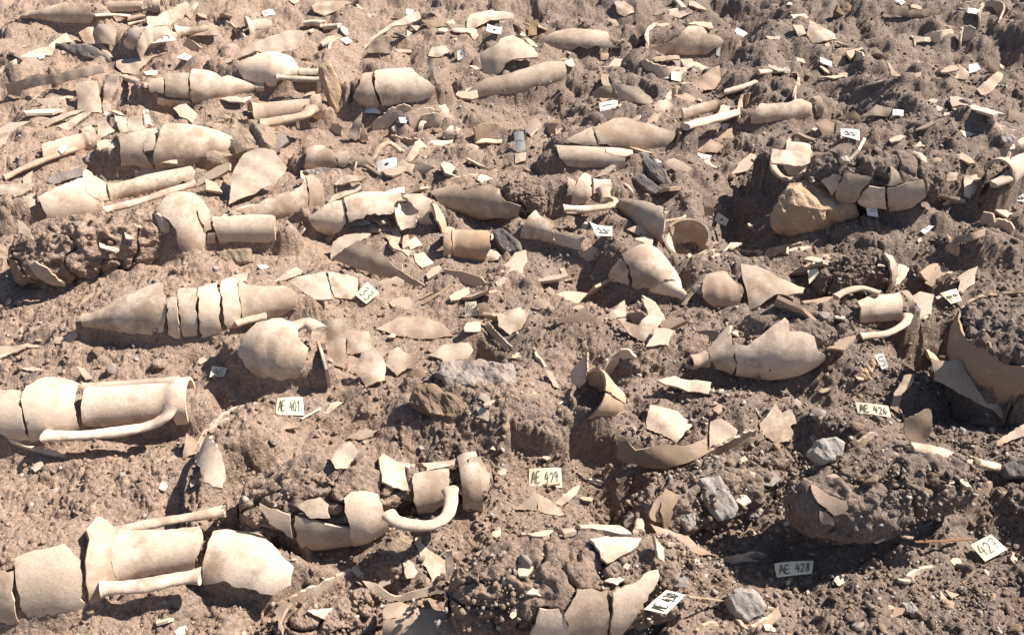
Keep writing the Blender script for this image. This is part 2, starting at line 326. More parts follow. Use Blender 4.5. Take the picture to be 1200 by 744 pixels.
F('pale pointed sherd beside the arched handle', '668,30 735,-60 742,0 700,40', el=45)
# ================= T13
tile(600, 0)
F('small ochre upright sherd by a thin stick', '80,95 115,95 112,160 70,168', el=40, mat='ochre')
V('buff amphora body with long sloping broken edge', (120,196), (500,226), 78, 'barrel', [('wall_sherd', '140,165 240,130 350,93 420,140 440,190 490,225 400,227 385,210 340,226 300,210 260,226 160,202')], z=.15)
F('orange sherd below the sloping buff body', '400,240 450,230 488,245 480,268 410,270', el=55, mat='orange')
F('cupped buff sherd behind the sloping buff body', '465,10 500,0 552,35 555,55 510,76 475,50', el=45)
F('pale sherd with a broken handle root behind the burst jar', '705,45 760,30 790,60 840,50 760,82 715,70', el=50)
H('short handle rising from the pale sherd with the handle root', '738,-8 780,42', 14)
V('pale jar burst open, gravel filling its round mouth', (575,200), (975,195), 95, 'barrel',
  [('wall_sherd', '592,232 615,195 650,210 700,200 760,165 800,120 860,118 885,160 940,165 962,190 920,215 860,240 830,276 810,250 720,252 640,257 600,250'), ('wall_sherd', '800,108 860,85 905,85 910,130 872,122')], z=.35, fill=.95, cat='jar', name='jar')
W('round rim edge circling the gravel of the burst jar', '612,200 612,150 640,112 695,97', h=.05)
F('brown rim sherd leaning on the burst jar', '545,140 575,108 612,110 600,160 565,175', el=35, mat='brown')
W('long thin shell edge below the burst jar', '585,262 640,290 730,305 840,314')
F('cupped pale sherd below the burst jar', '765,270 815,265 826,300 790,318', el=50)
F('flat buff strip under the burst jar', '635,260 760,250 762,268 650,280', el=50)
V('ridged buff neck stump beside a dark hollow', (940,180), (1030,182), 30, 'tube', [('neck', '955,155 1015,150 1020,205 965,212')], cat='neck', name='jar_neck')
C('white tag tilted behind the ridged neck stump', '1020,125 1070,152 1050,168 1005,150', '')
C('narrow white tag upright before the ridged neck stump', '928,215 945,218 942,255 925,252', '', el=30)
C('white folded tag touching a cream tag', '690,322 720,319 718,356 685,356', '')
C('cream tag touching a white folded tag', '722,325 769,325 768,371 722,363', '', mat='paper_cream')
F('pinkish curved sherd rising to a point over an arched rim', '800,380 850,350 940,300 948,360 920,402 870,412', el=42, mat='pink', c=.1)
W('arched pale rim edge below the pinkish pointed sherd', '700,448 722,412 745,394 800,378 866,408', h=.03)
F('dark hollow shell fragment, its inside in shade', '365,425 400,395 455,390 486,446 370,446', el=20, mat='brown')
F('grey curved shell beside the dark hollow fragment', '460,378 570,395 630,440 640,465 590,472 490,446', el=35, mat='grey', c=.1)
C('clean white rectangular tag below the grey curved shell', '395,468 478,453 483,488 400,508', '-')
H('thin stick-like handle beside the clean white tag', '480,487 562,435', 8)
F('rounded pale sherd below the arched rim edge', '630,485 670,455 710,450 732,480 720,510 660,506', el=50, c=.1)
F('lens-shaped cream sherd above the pale neck', '735,432 790,422 835,445 828,466 770,452', el=55)
V('pale amphora neck lying beside its detached thick handle', (752,520), (940,462), 46, 'tube', [('neck', '755,500 790,492 900,458 940,448 920,520 850,548 760,556')], fill=-.3, cat='neck', name='amphora_neck')
H('thick pale handle lying below the amphora neck', '785,575 900,545 1018,512', 24, lift=.8)
F('rounded handle root knob at the end of the neck', '920,490 960,472 992,485 985,515 925,522', el=50, c=.06)
H('slim buff handle beside the cream jar', '965,420 1035,400 1108,374', 17)
C('clean white tag below the thick pale handle', '948,562 1035,550 1042,575 955,588', '.')
V('cream jar body with separate ringed mouth', (1020,520), (1390,490), 68, 'jar2',
  [('wall_sherd', '1085,510 1125,470 1255,465 1315,450 1360,470 1360,530 1325,550 1225,556 1125,560 1085,562'), ('rim', 'P .93,1,-180,180'), ('wall_sherd', '1240,562 1330,552 1325,600 1290,625 1245,630')], z=.3, fill=.5, cat='jar', name='jar')
W('dark rim arc at the open end of the cream jar', '1030,500 1045,440 1082,408', h=.05, mat='grey')
V('pale amphora body with a jagged top point, rim arc behind it', (225,655), (775,612), 100, 'barrel',
  [('wall_sherd', '240,632 360,580 382,655 400,667 330,662'), ('wall_sherd', '366,583 430,555 500,518 560,550 650,570 757,592 740,622 660,682 560,692 430,657 390,660')], z=.2)
W('dark rim arc behind the jagged pale body', '615,562 660,516 720,532 762,590', h=.04, mat='brown')
C('illegible handwritten tag on the edge of the dark rock hollow', '808,685 905,706 893,742 846,738', '~~', el=60)
F('pink sherd half buried behind the handwritten tag', '800,660 830,635 900,630 960,660 955,690 850,688', el=50, mat='pink')
C('big white tag standing upright at the lip of a hollow', '8,600 52,597 62,680 15,686', '-', el=25)
F('small cream sherd under the upright white tag', '15,695 65,690 60,730 14,742', el=50)
tile(600, 180)
V('pale cylinder of amphora wall with one broken end', (175,22), (555,38), 62, 'cyl',
  [('wall_sherd', '190,-55 428,-42 420,-5 515,15 515,90 480,100 280,72 215,20'), ('wall_sherd', '430,-45 545,-18 550,0 520,10 425,-8')], z=.3)
S('jagged dark schist slabs stacked in the hollow', '562,0 620,-10 700,80 720,140 690,150 620,90', mat='stone_dark', depth=.4)
S('dark schist splinter below the stacked slabs', '540,110 600,90 690,170 680,200 620,180', mat='stone_dark', depth=.4)
# ================= T14
tile(890, 0)
F('bright triangular pale sherd on the dark soil mound', '225,92 345,150 350,175 240,195 215,150', el=50)
F('pale rounded sherd beside the bright triangular one', '150,115 195,112 212,155 180,166', el=50)
F('dark shell with scalloped rim on the dark soil', '570,60 620,35 700,45 760,40 820,45 800,70 740,78 640,76', el=30, mat='brown', c=.1)
C('white tag behind the scalloped shell', '615,2 640,-8 662,10 645,25', '')
C('white tag standing inside a ring of rim', '948,35 1004,46 1000,70 945,58', '')
W('ring-shaped rim edge round a white tag', '1002,62 1010,22 1050,2 1098,12 1106,40 1085,92', h=.035)
S('brown rounded stone behind the bright triangular sherd', '335,60 350,20 400,8 430,40 420,75 370,84', mat='stone_brown')
F('small buff handle-shaped sherd on the dark mound', '700,160 735,170 775,168 775,190 712,192 705,225', el=45)
W('thin flat shell edge on dark soil', '750,152 820,142 882,135', h=.02)
W('hooked pale rim edge over a shadowed hollow', '915,168 928,122 985,120', h=.04)
W('pale curled edge on the soil before the triangular sherd', '300,198 345,192 390,205', h=.02)
W('ochre curved shell edge with a brown sherd under it', '325,256 370,222 420,226 472,242', h=.035)
F('brown sherd under the ochre curved edge', '330,262 380,250 405,300 340,302', el=45, mat='brown')
C('white tag tilted against the brown sherd', '275,260 330,280 330,305 275,282', '')
H('white bone-like tube lying on dark soil', '487,385 525,378 568,368', 9, mat='cream', name='pottery_spout', cat='spout')
F('boat-shaped buff shell before the brown sherd', '262,350 330,345 402,328 410,350 340,358', el=50, c=.1)
C('small square white tag on the dark soil bank', '605,495 655,500 653,527 603,522', '')
C('white printed-looking tag beside the cream jar', '368,582 455,590 455,638 370,615', '~', el=50)
C('white tag leaning by the brown sherds on the dark bank', '950,295 985,287 1005,315 950,335', '')
F('pointed pale sherd beside the leaning tag on the dark bank', '855,355 890,345 905,290 950,330 942,362', el=45)
F('long pinkish-brown sherd sloping up the dark bank', '985,400 1080,325 1105,335 1100,362 1060,412 1010,432', el=50, mat='pink')
F('dark square sherd above the long pinkish sherd', '1035,280 1095,285 1090,325 1040,330', el=35, mat='brown')
H('straight buff handle lying on gravel', '-5,330 100,320', 15)
S('round buff knob at the end of the straight handle', '102,310 125,298 142,315 135,340 108,338', mat='stone_pale', name='vessel_knob', cat='knob')
W('curled strap of pale rim standing in gravel', '150,312 182,345 160,425', h=.04)
F('narrow pinkish sherd leaning on the mound', '575,280 600,300 642,348 600,345', el=45)
S('angular grey stone on the dark bank', '1080,610 1130,598 1162,630 1140,656 1095,650', mat='stone_grey')
F('white flat chip on the dark mound', '905,590 940,595 992,618 935,620', el=60, mat='cream')
F('white pointed chip over a round hole', '700,668 728,640 752,665', el=50, mat='cream')
W('pale rim arc emerging from the dark bank', '1125,728 1150,672 1180,642 1215,625', h=.03)
W('long dark shell edge across the dark bank', '970,490 1050,540 1110,572 1195,605', h=.03, mat='grey')
F('grey sloping sherd behind the small square tag', '465,525 530,475 600,490 598,530', el=40, mat='grey')
F('dark brown plate standing in for a shaded hollow beside the grey sloping sherd', '355,540 430,502 460,525 450,552', el=25, mat='brown')  # brown plate stands where a hollow lies in shade; shade put into its colour
F('thin pale sherd leaning below the cream jar', '102,680 135,622 146,630 125,690', el=45)
F('wide pale sherd at the edge of the big pit', '58,690 120,680 225,690 232,735 190,750 55,740', el=50)
F('round brown sherd below the cream jar mouth', '255,560 300,540 342,560 335,605 290,615', el=45, mat='brown')
# ================= T21
tile(0, 180)
V('light amphora shoulder and neck with one long handle, lying behind the rounded earth lump', (60,262), (905,98), 140, 'neck:.5:.36',
  [('wall_sherd', '170,195 378,108 395,180 470,202 478,272 465,316 300,342 220,302'), ('shoulder', '380,62 432,100 475,130 492,205 398,178 378,108'), ('neck', '486,135 600,115 740,75 862,52 886,80 880,132 830,125 740,165 600,205 500,220')],
  [('handle', '476,258 640,215 790,165 884,138', 21, 0.3)], z=.25)
V('soil-filled amphora whose wall is gone, leaving a big rounded earth lump', (100,480), (690,383), 185, 'barrel',
  [('wall_sherd', '128,505 160,492 215,520 286,555 280,572 200,556 150,536')], mat='grey', z=.15, fill=1.0, rough=2.0)
F('cream chip lying on the rounded earth lump', '450,405 540,430 522,446 455,426', el=65)
F('small pale crumb of pot on the rounded earth lump', '560,350 600,350 606,386 570,386', el=60)
V('buff amphora with rounded shoulder, handle stub and broad neck', (690,340), (1290,350), 172, 'neck:.43:.41',
  [('shoulder', '702,256 830,176 868,176 890,250 935,370 925,470 900,506 850,482 800,350 766,300'), ('wall_sherd', '874,187 950,260 960,340 938,365 896,268'), ('handle', '940,366 975,359 988,426 945,441'), ('neck', '966,286 1080,281 1200,278 1250,286 1248,384 1190,392 1080,416 1000,411 975,352')], z=.2)
W('thin white shell edge behind the rounded shoulder', '595,250 690,270 765,305', h=.02)
F('wide pale sherd at the broken end of the light amphora', '0,140 150,135 140,165 90,190 0,186', el=55)
F('curled pale sherd over a small dark hole', '95,195 160,175 166,230 140,252 110,216', el=48)
F('pale chip low on the bank under the curled sherd', '80,300 130,340 152,392 85,352', el=50)
S('flat earthy stone slab under the broad neck', '965,440 1140,430 1150,490 1060,506 1000,482', mat='soil_rock', depth=.3)
F('blue-grey flat sherd behind the light amphora shoulder', '215,130 240,95 370,60 375,100 240,140', el=55, mat='stone_purple')
S('dark stone wedged beside a big pale sherd', '965,35 1010,5 1085,10 1092,45 1040,80 985,60', mat='stone_dark', depth=.5)
S('smooth pinkish-grey stone behind the light neck', '365,20 420,-10 520,-15 530,20 440,45 380,45', mat='stone_purple', depth=.4)
full()
F('big pale sherd leaning beside the big light amphora', '273,200 284,176 300,172 322,178 336,195 322,212 300,225 268,240', el=48)
V('long cream amphora wall tapering to a tip with a fine crack', (255,262), (388,222), 30, 'cone2',
  [('wall_sherd', '276,246 300,240 326,228 352,218 356,208 360,250 340,251 316,254 290,253'), ('wall_sherd', '357,206 363,205 378,216 379,230 366,248 361,250')], z=.15)
F('thin tapering wall tip of the long cream amphora', '270,248 290,240 318,238 300,246 274,254', el=55)
V('whole pale amphora with tapering toe, its body split in five rings', (96,375), (362,352), 40, 'full2',
  [('wall_sherd', '97,367 112,366 128,357 150,340 175,333 191,332 193,360 190,397 150,393 120,386 99,385'), ('wall_sherd', '196,352 205,348 212,395 199,397'), ('wall_sherd', '208,338 229,338 231,396 215,396'), ('wall_sherd', '232,338 256,331 258,345 263,394 236,398'), ('shoulder', '258,330 278,325 283,365 276,384 266,391'), ('neck', '281,328 300,325 325,335 352,348 350,360 330,366 300,370 285,370')],
  [('handle', '277,379 295,374 312,371', 5, 0.0)], z=.3, fill=.75, rough=.4)
F('thin pale sherd on the soil crest above the ringed amphora', '260,330 275,322 290,318 288,328 268,336', el=60)
tiled()
# ================= T22
tile(300, 180)
V('split grey shell with three leaves of wall below the blade sherds', (195,30), (560,40), 70, 'barrel',
  [('wall_sherd', '215,60 240,-30 290,-32 338,-10 368,55 300,66'), ('wall_sherd', '345,0 420,-10 430,20 400,60 372,55'), ('wall_sherd', '436,10 500,15 546,60 480,56 440,30')], mat='grey', z=.1, fill=.6)
C('white tag with a dark dot leaning on a grey sherd', '545,35 635,15 641,55 552,88', '.', el=45)
F('grey flat sherd behind the leaning dotted tag', '640,45 660,28 720,48 712,92 640,72', el=55, mat='grey')
F('long pale sherd lying over a second long sherd', '355,140 400,100 505,100 480,120 400,136', el=55)
F('long pale sherd tucked under a second long sherd', '325,225 350,180 470,135 480,160 400,195', el=55)
S('pinkish flat stone behind the two long sherds', '210,85 290,60 390,70 400,110 280,110', mat='stone_purple', depth=.3)
V('buff amphora laid on its side with rust streaks and a burst orange end', (225,290), (870,262), 100, 'barrel',
  [('wall_sherd', '240,290 300,240 390,205 405,310 350,356 290,356'), ('wall_sherd', '400,205 520,175 655,170 660,215 627,230 625,265 590,276 540,270 500,275 490,295 420,315'), ('shoulder', '665,190 750,180 800,215 790,228 785,290 810,320 740,310 735,260 690,215')], z=.25, mat='buff')
F('scooped handle root lying on the burst amphora', '630,235 690,215 720,235 735,290 720,330 660,346 635,290', el=45, c=-.06, dz=.03)
F('orange-edged broken wall standing dark at the burst end', '800,228 830,230 872,350 850,357 820,300', el=20, az=70, mat='orange')
for k, p in enumerate(['300,380 380,330 420,315 400,340 330,406', '405,330 450,300 495,290 515,315 470,335', '515,285 600,280 635,310 560,318', '475,350 520,320 590,325 605,350 530,356', '610,345 640,330 660,370 650,402',
    '580,365 640,375 660,405 625,421', '670,370 690,365 695,420 665,431', '690,400 720,375 756,415 700,436', '715,455 760,450 808,490 755,521 725,490', '650,430 710,440 690,466']):
    F('angular cream sherd in the pile before the burst amphora', p, el=[50,62,66,60,55,64,58,66,70,62][k], az=[-30,10,20,0,40,-20,10,30,0,-10][k], group='sherds piled before the burst amphora')
F('big sweeping grey shell, its convex wall in half shade', '340,480 400,430 460,395 520,420 590,470 640,520 700,560 766,600 720,602 640,577 560,556 450,522 400,502', el=25, az=-10, mat='grey', c=.14)
F('flat grey sherd tucked behind the sweeping shell', '335,480 350,400 400,365 520,360 480,395 400,452', el=55, mat='grey')
F('pale sherd sliver next to the pair of flat cream sherds', '75,580 180,510 222,540 140,570 100,577', el=60)
F('flat cream sherd between the pale sliver and its matching partner', '145,575 310,530 345,660 270,661 180,600', el=58, c=.2)
F('flat cream sherd touching the tilted square tag', '325,535 460,560 462,605 450,660 355,646', el=60, c=.2)
C('tilted square tag with written number by the flat cream sherds', '505,583 560,632 500,682 450,640', '33', mat='paper_cream')
V('half-open amphora full of soil, its grey wall tapering to a point', (755,200), (1270,215), 115, 'cone2',
  [('wall_sherd', '778,180 860,137 940,167 1050,142 1100,160 1130,215 1200,240 1190,276 1080,271 980,286 900,261 850,236')], mat='grey', z=.3, fill=.98, rough=1.5)
W('rim edge behind the half-open soil-filled amphora', '860,142 885,118 930,104 1010,90', h=.02)
V('burnt orange-cream neck with a black open mouth', (1100,425), (862,412), 74, 'tube',
  [('neck', '890,352 930,340 1000,338 1060,360 1062,420 1040,460 1020,496 900,490 892,440'), ('rim', 'P .84,1,-180,180')], mat='orange', fill=-.6, z=.5, cat='neck', name='amphora_neck', skirt=.95)
F('loop-shaped handle stub beside the burnt neck', '1030,450 1080,425 1118,470 1100,485 1060,490', el=45, c=.05)
S('squared blue-grey stone beside the burnt neck', '1070,352 1110,335 1200,400 1202,440 1140,466 1090,412', mat='stone_dark', depth=.6)
C('white tag behind the rust-streaked amphora', '585,168 672,150 676,178 620,182', '')
C('dim cream tag beside a brown sherd and two sticks', '948,672 1000,670 1008,735 948,738', 'AE', el=35, mat='paper_cream')
H('dry stick crossing the soil, thinner of two', '740,660 805,628', 5, mat='wood', name='stick', cat='stick', lift=.8)
H('dry stick crossing the soil, longer of two', '755,682 820,640 892,588', 7, mat='wood', name='stick', cat='stick', lift=.8)
F('small brown sherd upright by the dim cream tag', '1005,680 1040,672 1062,700 1050,738 1010,735', el=40, mat='brown')
# ================= T23
tile(600, 180)
V('amphora neck fragment with an L-shaped handle and soil packed inside', (40,170), (490,160), 95, 'neck:.72:.45',
  [('wall_sherd', '300,120 365,110 362,185 310,226 260,222'), ('wall_sherd', '250,110 290,130 280,190 245,192'), ('neck', '370,100 440,95 456,160 425,172 372,180')],
  [('handle', '236,248 330,252 435,240 458,212', 20, 0.35), ('handle', '415,165 430,215', 24, 0.5)], z=.15, fill=.9)
V('grey ribbed jar base pointing towards the half bowl', (470,205), (735,338), 88, 'cone2',
  [('wall_sherd', '475,200 520,205 600,215 685,245 690,300 697,382 650,391 600,371 540,300 480,236')], mat='grey', z=.6, fill=.4, skirt=.95, cat='jar', name='jar')
F('thin upright shard splinter beside the ribbed jar', '685,262 718,258 700,278', el=40)
F('thin fanned shard splinter beside the ribbed jar', '692,300 775,285 788,275 790,295 700,312', el=50)
F('short fanned shard splinter beside the ribbed jar', '700,335 770,312 712,362', el=50)
H('curved thin handle above the ribbed jar', '500,130 540,165 545,205', 8, lift=1.5)
C('folded white tag with faint writing in front of the L-shaped handle', '350,310 390,325 455,330 455,376 385,371', '~', el=55, az=10)
V('pale jar mouth with flaring rim and a vertical break', (345,405), (50,322), 90, 'flare',
  [('wall_sherd', '40,380 70,300 112,255 150,295 200,332 186,345 190,400 208,446 150,471 100,432 50,402'), ('wall_sherd', '196,340 240,370 332,380 312,426 230,446 203,420')], z=.35, cat='jar', name='jar', fill=.3)
V('half bowl with thick rounded rim and shaded inside', (797,452), (797,372), 104, 'bowl',
  [('wall_sherd', 'P .1,1,-130,50'), ('rim', 'P .1,.8,52,226')], dz=(-.085,0.01), z=.3, fill=-.5, cat='bowl', name='bowl', skirt=1.0)
C('white tag tilted behind the half bowl', '935,265 985,300 970,328 912,310', '.', mat='paper_cream')
V('big pale amphora base in three plates standing on rubble', (800,650), (480,470), 145, 'cone',
  [('wall_sherd', '500,460 570,416 615,413 700,480 740,574 640,609 552,595 538,530'), ('wall_sherd', '430,575 494,475 533,532 546,590 460,590'), ('wall_sherd', '702,470 730,465 760,560 770,610 800,640 770,665 660,650 610,622 744,582')], z=.15, fill=.92)
F('flat pale sherd on top of the three-plated base', '550,388 600,376 640,380 636,416', el=65, dz=.03)
V('orange-buff rounded shell standing beside a huge pale sherd', (850,640), (1070,620), 95, 'barrel',
  [('wall_sherd', '870,530 940,530 990,560 1036,640 1030,681 940,691 830,661 860,600')], mat='pink', z=.1)
H('slim cream tube beside the orange-buff shell', '775,686 818,628', 11, mat='cream')
F('huge smooth pale sherd narrowing to a point, propped on soil', '1035,500 1110,505 1200,555 1330,605 1320,632 1250,646 1200,640 1130,682 1080,702 1060,610', el=52, az=-10, c=.2)
W('long trough lip of a buried amphora, with one break', '918,458 1040,445 1136,436', h=.035, lean=.1)
W('continuing trough lip curving round at its end', '1148,434 1200,425 1300,405 1325,392', h=.035, lean=.1)
F('pale sherd lying inside the buried trough', '960,440 990,405 1045,405 1000,432', el=70)
F('small pale winged sherd on the rubble slope', '215,520 235,515 260,560 290,570 240,577', el=50)
F('cream sherd with a hooked end under the three-plated base', '590,640 650,672 690,735 700,770 655,765 640,700', el=55)
F('square cream crumb at the rubble foot', '460,708 510,695 522,735 470,742', el=60)
full()
F('curved cream sherd like a sickle on the rubble', '752,347 768,353 778,372 770,386 757,401 738,391 722,374 748,382 760,370', el=55)
F('small cream sherd with a straight edge beside the sickle sherd', '720,362 732,352 738,372 726,378', el=55)
tiled()
# ================= T24
tile(890, 180)
V('dark-mouthed jar shoulder with a big ring handle over the pit', (45,20), (330,80), 95, 'barrel',
  [('wall_sherd', '120,-60 230,-70 250,40 220,100 160,100 110,60')], [('handle', '70,-10 62,60 110,112 175,112 232,62', 16, 0.5)], mat='grey', z=.2, fill=.7, cat='jar', name='jar')
V('soil-packed jar with a zigzag broken wall of four plates', (255,108), (765,125), 150, 'barrel',
  [('wall_sherd', '345,152 385,85 510,110 480,150 440,190 350,182'), ('wall_sherd', '452,193 500,152 572,152 596,232 500,216'), ('wall_sherd', '582,156 742,115 756,180 700,216 602,239'), ('wall_sherd', '580,148 590,55 620,75 655,130 600,148'), ('wall_sherd', '262,122 330,90 372,110 332,172')], z=.5, fill=1.0, rough=1.5, cat='jar', name='jar')
S('large ochre boulder with flat lit top above the pit', '95,195 140,130 210,108 270,150 400,210 462,270 400,278 330,264 270,290 200,275 110,260', mat='stone_ochre', depth=.7, el=66, az=40, dz=.055, rough=.09)
C('white tag with dark mark beside the ochre boulder', '480,220 530,232 540,288 490,280', '=', el=45)
S('white cap-like pebble on the packed jar soil', '362,20 390,8 422,20 410,40 375,42', mat='stone_pale')
F('tiny pale square chip on the dark bank', '850,90 900,85 895,120 850,126', el=50)
F('rounded buff sherd beside the black-mouthed grey jar', '930,100 985,95 1000,160 960,202 930,192', el=45)
V('grey jar with black open mouth under a thick handle', (1290,10), (1085,95), 72, 'flare', [('wall_sherd', '1080,90 1130,30 1210,-20 1240,60 1200,120 1120,160'), ('rim', 'P .9,1,-100,140')], mat='grey', z=.1, fill=-.4, cat='jar', name='jar', skirt=1.15)
H('pale thick handle arching over the black mouth', '1060,140 1120,112 1200,50', 26, lift=.8)
C('white tag with small writing below the black-mouthed grey jar', '1115,185 1215,185 1215,220 1098,206', '~~', el=62)
F('pinkish flat sherd below the black-mouthed grey jar', '990,180 1080,165 1070,210 1000,225', el=55, mat='pink')
V('broken soil-filled jar with pale double rim on the dark bank', (835,405), (1120,440), 120, 'jar3',
  [('rim', '838,372 960,366 1030,336 1020,372 940,396 860,402'), ('neck', '838,412 900,402 926,482 870,472 840,442'), ('wall_sherd', '930,486 990,510 1060,520 1130,490 1172,556 1100,585 1000,545')], z=.25, fill=.9, rough=1.2, cat='jar', name='jar', mat='pink')
W('thin broken wall edge behind the double-rimmed jar', '1020,250 1050,268 1070,298', h=.04)
W('pink wall edge curving round the packed soil', '1040,312 1100,300 1160,326', h=.03, mat='pink')
C('white tag in the shadow beside the double-rimmed jar', '770,325 792,330 750,366 730,352', '-')
F('white chip in the hollow below a small tag', '715,390 735,378 738,395 720,405', el=50, mat='cream')
W('ribbed neck ring standing on edge beside the dark soil', '575,435 592,480 606,540 608,590 590,624', h=.02, lean=-.3, depth=.08)
F('buff rim plate joined to the ribbed neck ring', '608,490 640,500 684,516 655,570 635,592 614,600 618,540', el=45, az=30)
C('cream tag blank in front of the boulder pit', '218,530 262,520 272,545 225,592', '', mat='paper_cream', el=40)
V('pale jug neck with two handles and ringed mouth', (330,722), (668,694), 84, 'jugneck',
  [('neck', '445,672 560,635 640,620 645,720 635,790 450,795'), ('rim', 'P .93,1,-180,180')],
  [('handle', '345,650 400,622 470,612 545,636', 17, 0.9), ('handle', '460,830 580,815 660,770 672,735', 18, 0.2)], z=.65, fill=.2, skirt=1.0, cat='jug', name='jug')
C('cream tag with faint pencil lines below the double-rimmed jar', '820,632 895,612 920,665 870,682', '~~', mat='paper_cream', el=60)
full()
V('big brown-grey storage jar sunk in the black pit, soil heaped inside', (1166,456), (1204,378), 74, 'pithos',
  [('wall_sherd', 'P 0,1,62,176'), ('wall_sherd', 'P 0,.97,178,285'), ('wall_sherd', 'P 0,.96,-70,58')], dz=(-.12,.15), mat='brown', z=.3, fill=.5, cat='storage jar', name='storage_jar')
V('rounded gravelly earth body of a jar beside the grey slab stone', (760,604), (915,554), 50, 'barrel', [('wall_sherd', '752,606 775,585 790,600 782,622 760,622')], mat='brown', z=.35, fill=1.0, cat='jar', name='jar', rough=2)
V('dark earth body of a jar between the cream tag and the ribbed neck ring', (962,328), (1035,318), 36, 'barrel', [('wall_sherd', '1036,296 1048,300 1052,330 1042,342')], mat='grey', z=.3, fill=1.0, cat='jar', name='jar', rough=2)
tiled()
# ================= T31
tile(0, 370)
V('pale amphora top with long neck, two handles and open round mouth', (-150,455), (868,392), 168, 'neck:.51:.57:1',
  [('wall_sherd', '-40,345 98,340 98,420 128,545 60,547 -40,512'), ('shoulder', '102,350 150,302 240,280 335,230 368,300 360,492 250,507 180,562 134,545 110,440'), ('neck', '378,335 430,320 640,300 780,285 800,360 795,440 750,450 700,480 560,490 386,486 372,440'), ('rim', 'P .94,1,-180,180')],
  [('handle', '375,322 500,314 700,298 815,290', 20, 0.1), ('handle', '200,546 400,540 640,508 745,462 776,410', 28, 0.1, .5)], z=.3, fill=.4, skirt=1.1, rough=.5)
F('orange-edged shoulder splinter standing behind the cracked shoulder', '345,225 380,236 426,286 388,292', el=35, az=30, mat='pink')
W('pale curved shell edge sweeping under the amphora top', '-20,505 20,545 70,575 140,600 280,630', h=.012, lean=-.2)
F('thin pale sherd on the light soil beside the ringed amphora', '0,140 130,125 218,140 120,142 60,165 0,192', el=60)
F('pale sherd flush with the soil surface', '85,240 150,230 216,246 150,250', el=65)
C('small cream tag reading AE beside the jug', '965,228 1032,236 1018,274 950,278', 'AE', mat='paper_cream', el=65)
F('pink triangular sherd below the open round mouth', '845,530 906,575 880,626 825,649', el=50, mat='pink')
full()
V('rounded pale jug with a thick loop handle on top', (268,398), (375,422), 41, 'jugbody',
  [('wall_sherd', '277,412 286,392 300,378 330,373 346,380 350,396 362,408 357,424 344,441 328,447 305,436 286,426')], [('handle', '330,398 343,384 361,379 375,389', 8, 0.7)], z=.35, fill=.3, cat='jug', name='jug', rough=.4)
W('thin rim strip standing beside the loop-handled jug', '370,396 375,412 380,427', h=.05, lean=0)
V('shell of a wide jar seen on edge, its curved wall ringing light soil', (300,500), (262,600), 50, 'barrel',
  [('wall_sherd', '234,515 248,502 248,515 258,528 268,560 262,580 243,566 232,545')], mat='grey', z=.1, fill=.85, cat='jar', name='jar', skirt=1.0)
W('pale rim line curving round the wide jar shell', '293,472 272,481 250,496 236,516 231,540', h=.012)
W('inner rim line within the wide jar shell', '246,505 254,497 269,489', h=.012)
tiled()
# ================= T32
tile(300, 370)
F('upright light slab beside the jug', '302,20 400,10 405,240 345,222 322,130', el=38)
F('grey flat sherd beside the upright light slab', '410,60 510,70 526,150 480,166 410,171', el=45, mat='grey')
C('cream tag reading AE 401 beside the jug and a thin stick', '95,372 210,368 218,450 88,448', 'AE 401', mat='paper_cream', el=62)
F('pale sherd tucked under the AE 401 tag', '60,440 110,460 192,505 120,517 90,486', el=60)
H('thin stick beside the AE 401 tag', '208,467 295,418', 6, mat='cream', name='stick', cat='stick', lift=.8)
F('flat leaf-shaped sherd beyond the stick by the AE 401 tag', '310,440 340,395 400,390 330,442', el=62)
F('rounded pale sherd, blunter of two lumps behind the central soil rock', '450,230 480,165 540,150 588,215 583,290 500,322', el=50, c=.08)
F('rounded pale sherd, more pointed of two lumps behind the central soil rock', '594,230 602,150 640,135 742,205 690,232 640,272', el=48, c=.08)
F('long brown-buff sherd behind the rounded lumps', '540,60 650,0 740,0 850,40 892,90 750,106 640,92', el=48, mat='pink', c=.14)
F('pale loaf-shaped sherd before the dark hole', '785,180 850,125 960,120 986,155 960,192 850,207', el=55, c=.1)
F('dark grey sherd propped over the dark hole', '1035,50 1050,25 1160,140 1130,162', el=35, az=-40, mat='grey')
F('cream square sherd above the propped grey one', '1090,-10 1200,-40 1235,-15 1205,60 1150,85 1100,50', el=48)
V('central amphora broken open, soil inside, with big handle and split pale rim', (10,870), (1010,752), 225, 'neck:.63:.52:1',
  [('wall_sherd', '18,850 90,880 158,905 160,1000 60,942 30,892'), ('wall_sherd', '172,905 420,960 440,1082 330,1072 190,1018'), ('wall_sherd', '400,827 430,797 550,807 625,962 560,1032 450,1082 425,962'), ('wall_sherd', '190,862 290,822 330,862 340,912 250,922'),
   ('shoulder', '595,575 680,660 690,790 570,750'), ('neck', '718,712 880,690 872,832 800,882 740,882 718,792'), ('wall_sherd', '720,640 800,605 882,615 896,670 770,702'), ('wall_sherd', '605,560 700,600 716,640 692,690'), ('rim', 'P .91,1,-70,130')],
  [('handle', '600,900 650,937 780,952 860,912 885,842 880,790', 30, 0.35)], z=.5, fill=.97, rough=1.5)
F('split rim plate, outer half of the central amphora mouth', '945,740 975,640 1020,640 1062,720 1070,790 1000,860 950,860', el=35, az=20, c=.1)
F('grey sherd lying inside the central amphora', '340,655 380,580 430,570 466,620 410,692 360,692', el=55, mat='grey')
F('arched buff sherd lying inside the central amphora', '410,552 500,510 552,520 530,545 470,562', el=40)
S('purple-grey schist outcrop capping the central soil rock', '760,260 860,200 1000,190 1160,220 1190,300 1080,340 900,330', mat='stone_purple', depth=.3, el=72, rough=.10, dz=-.03)
S('brown soil-crusted rock under the schist outcrop', '690,400 720,320 800,310 900,360 980,430 960,480 860,470 760,450', mat='stone_brown', depth=.4, rough=.11, dz=-.02)
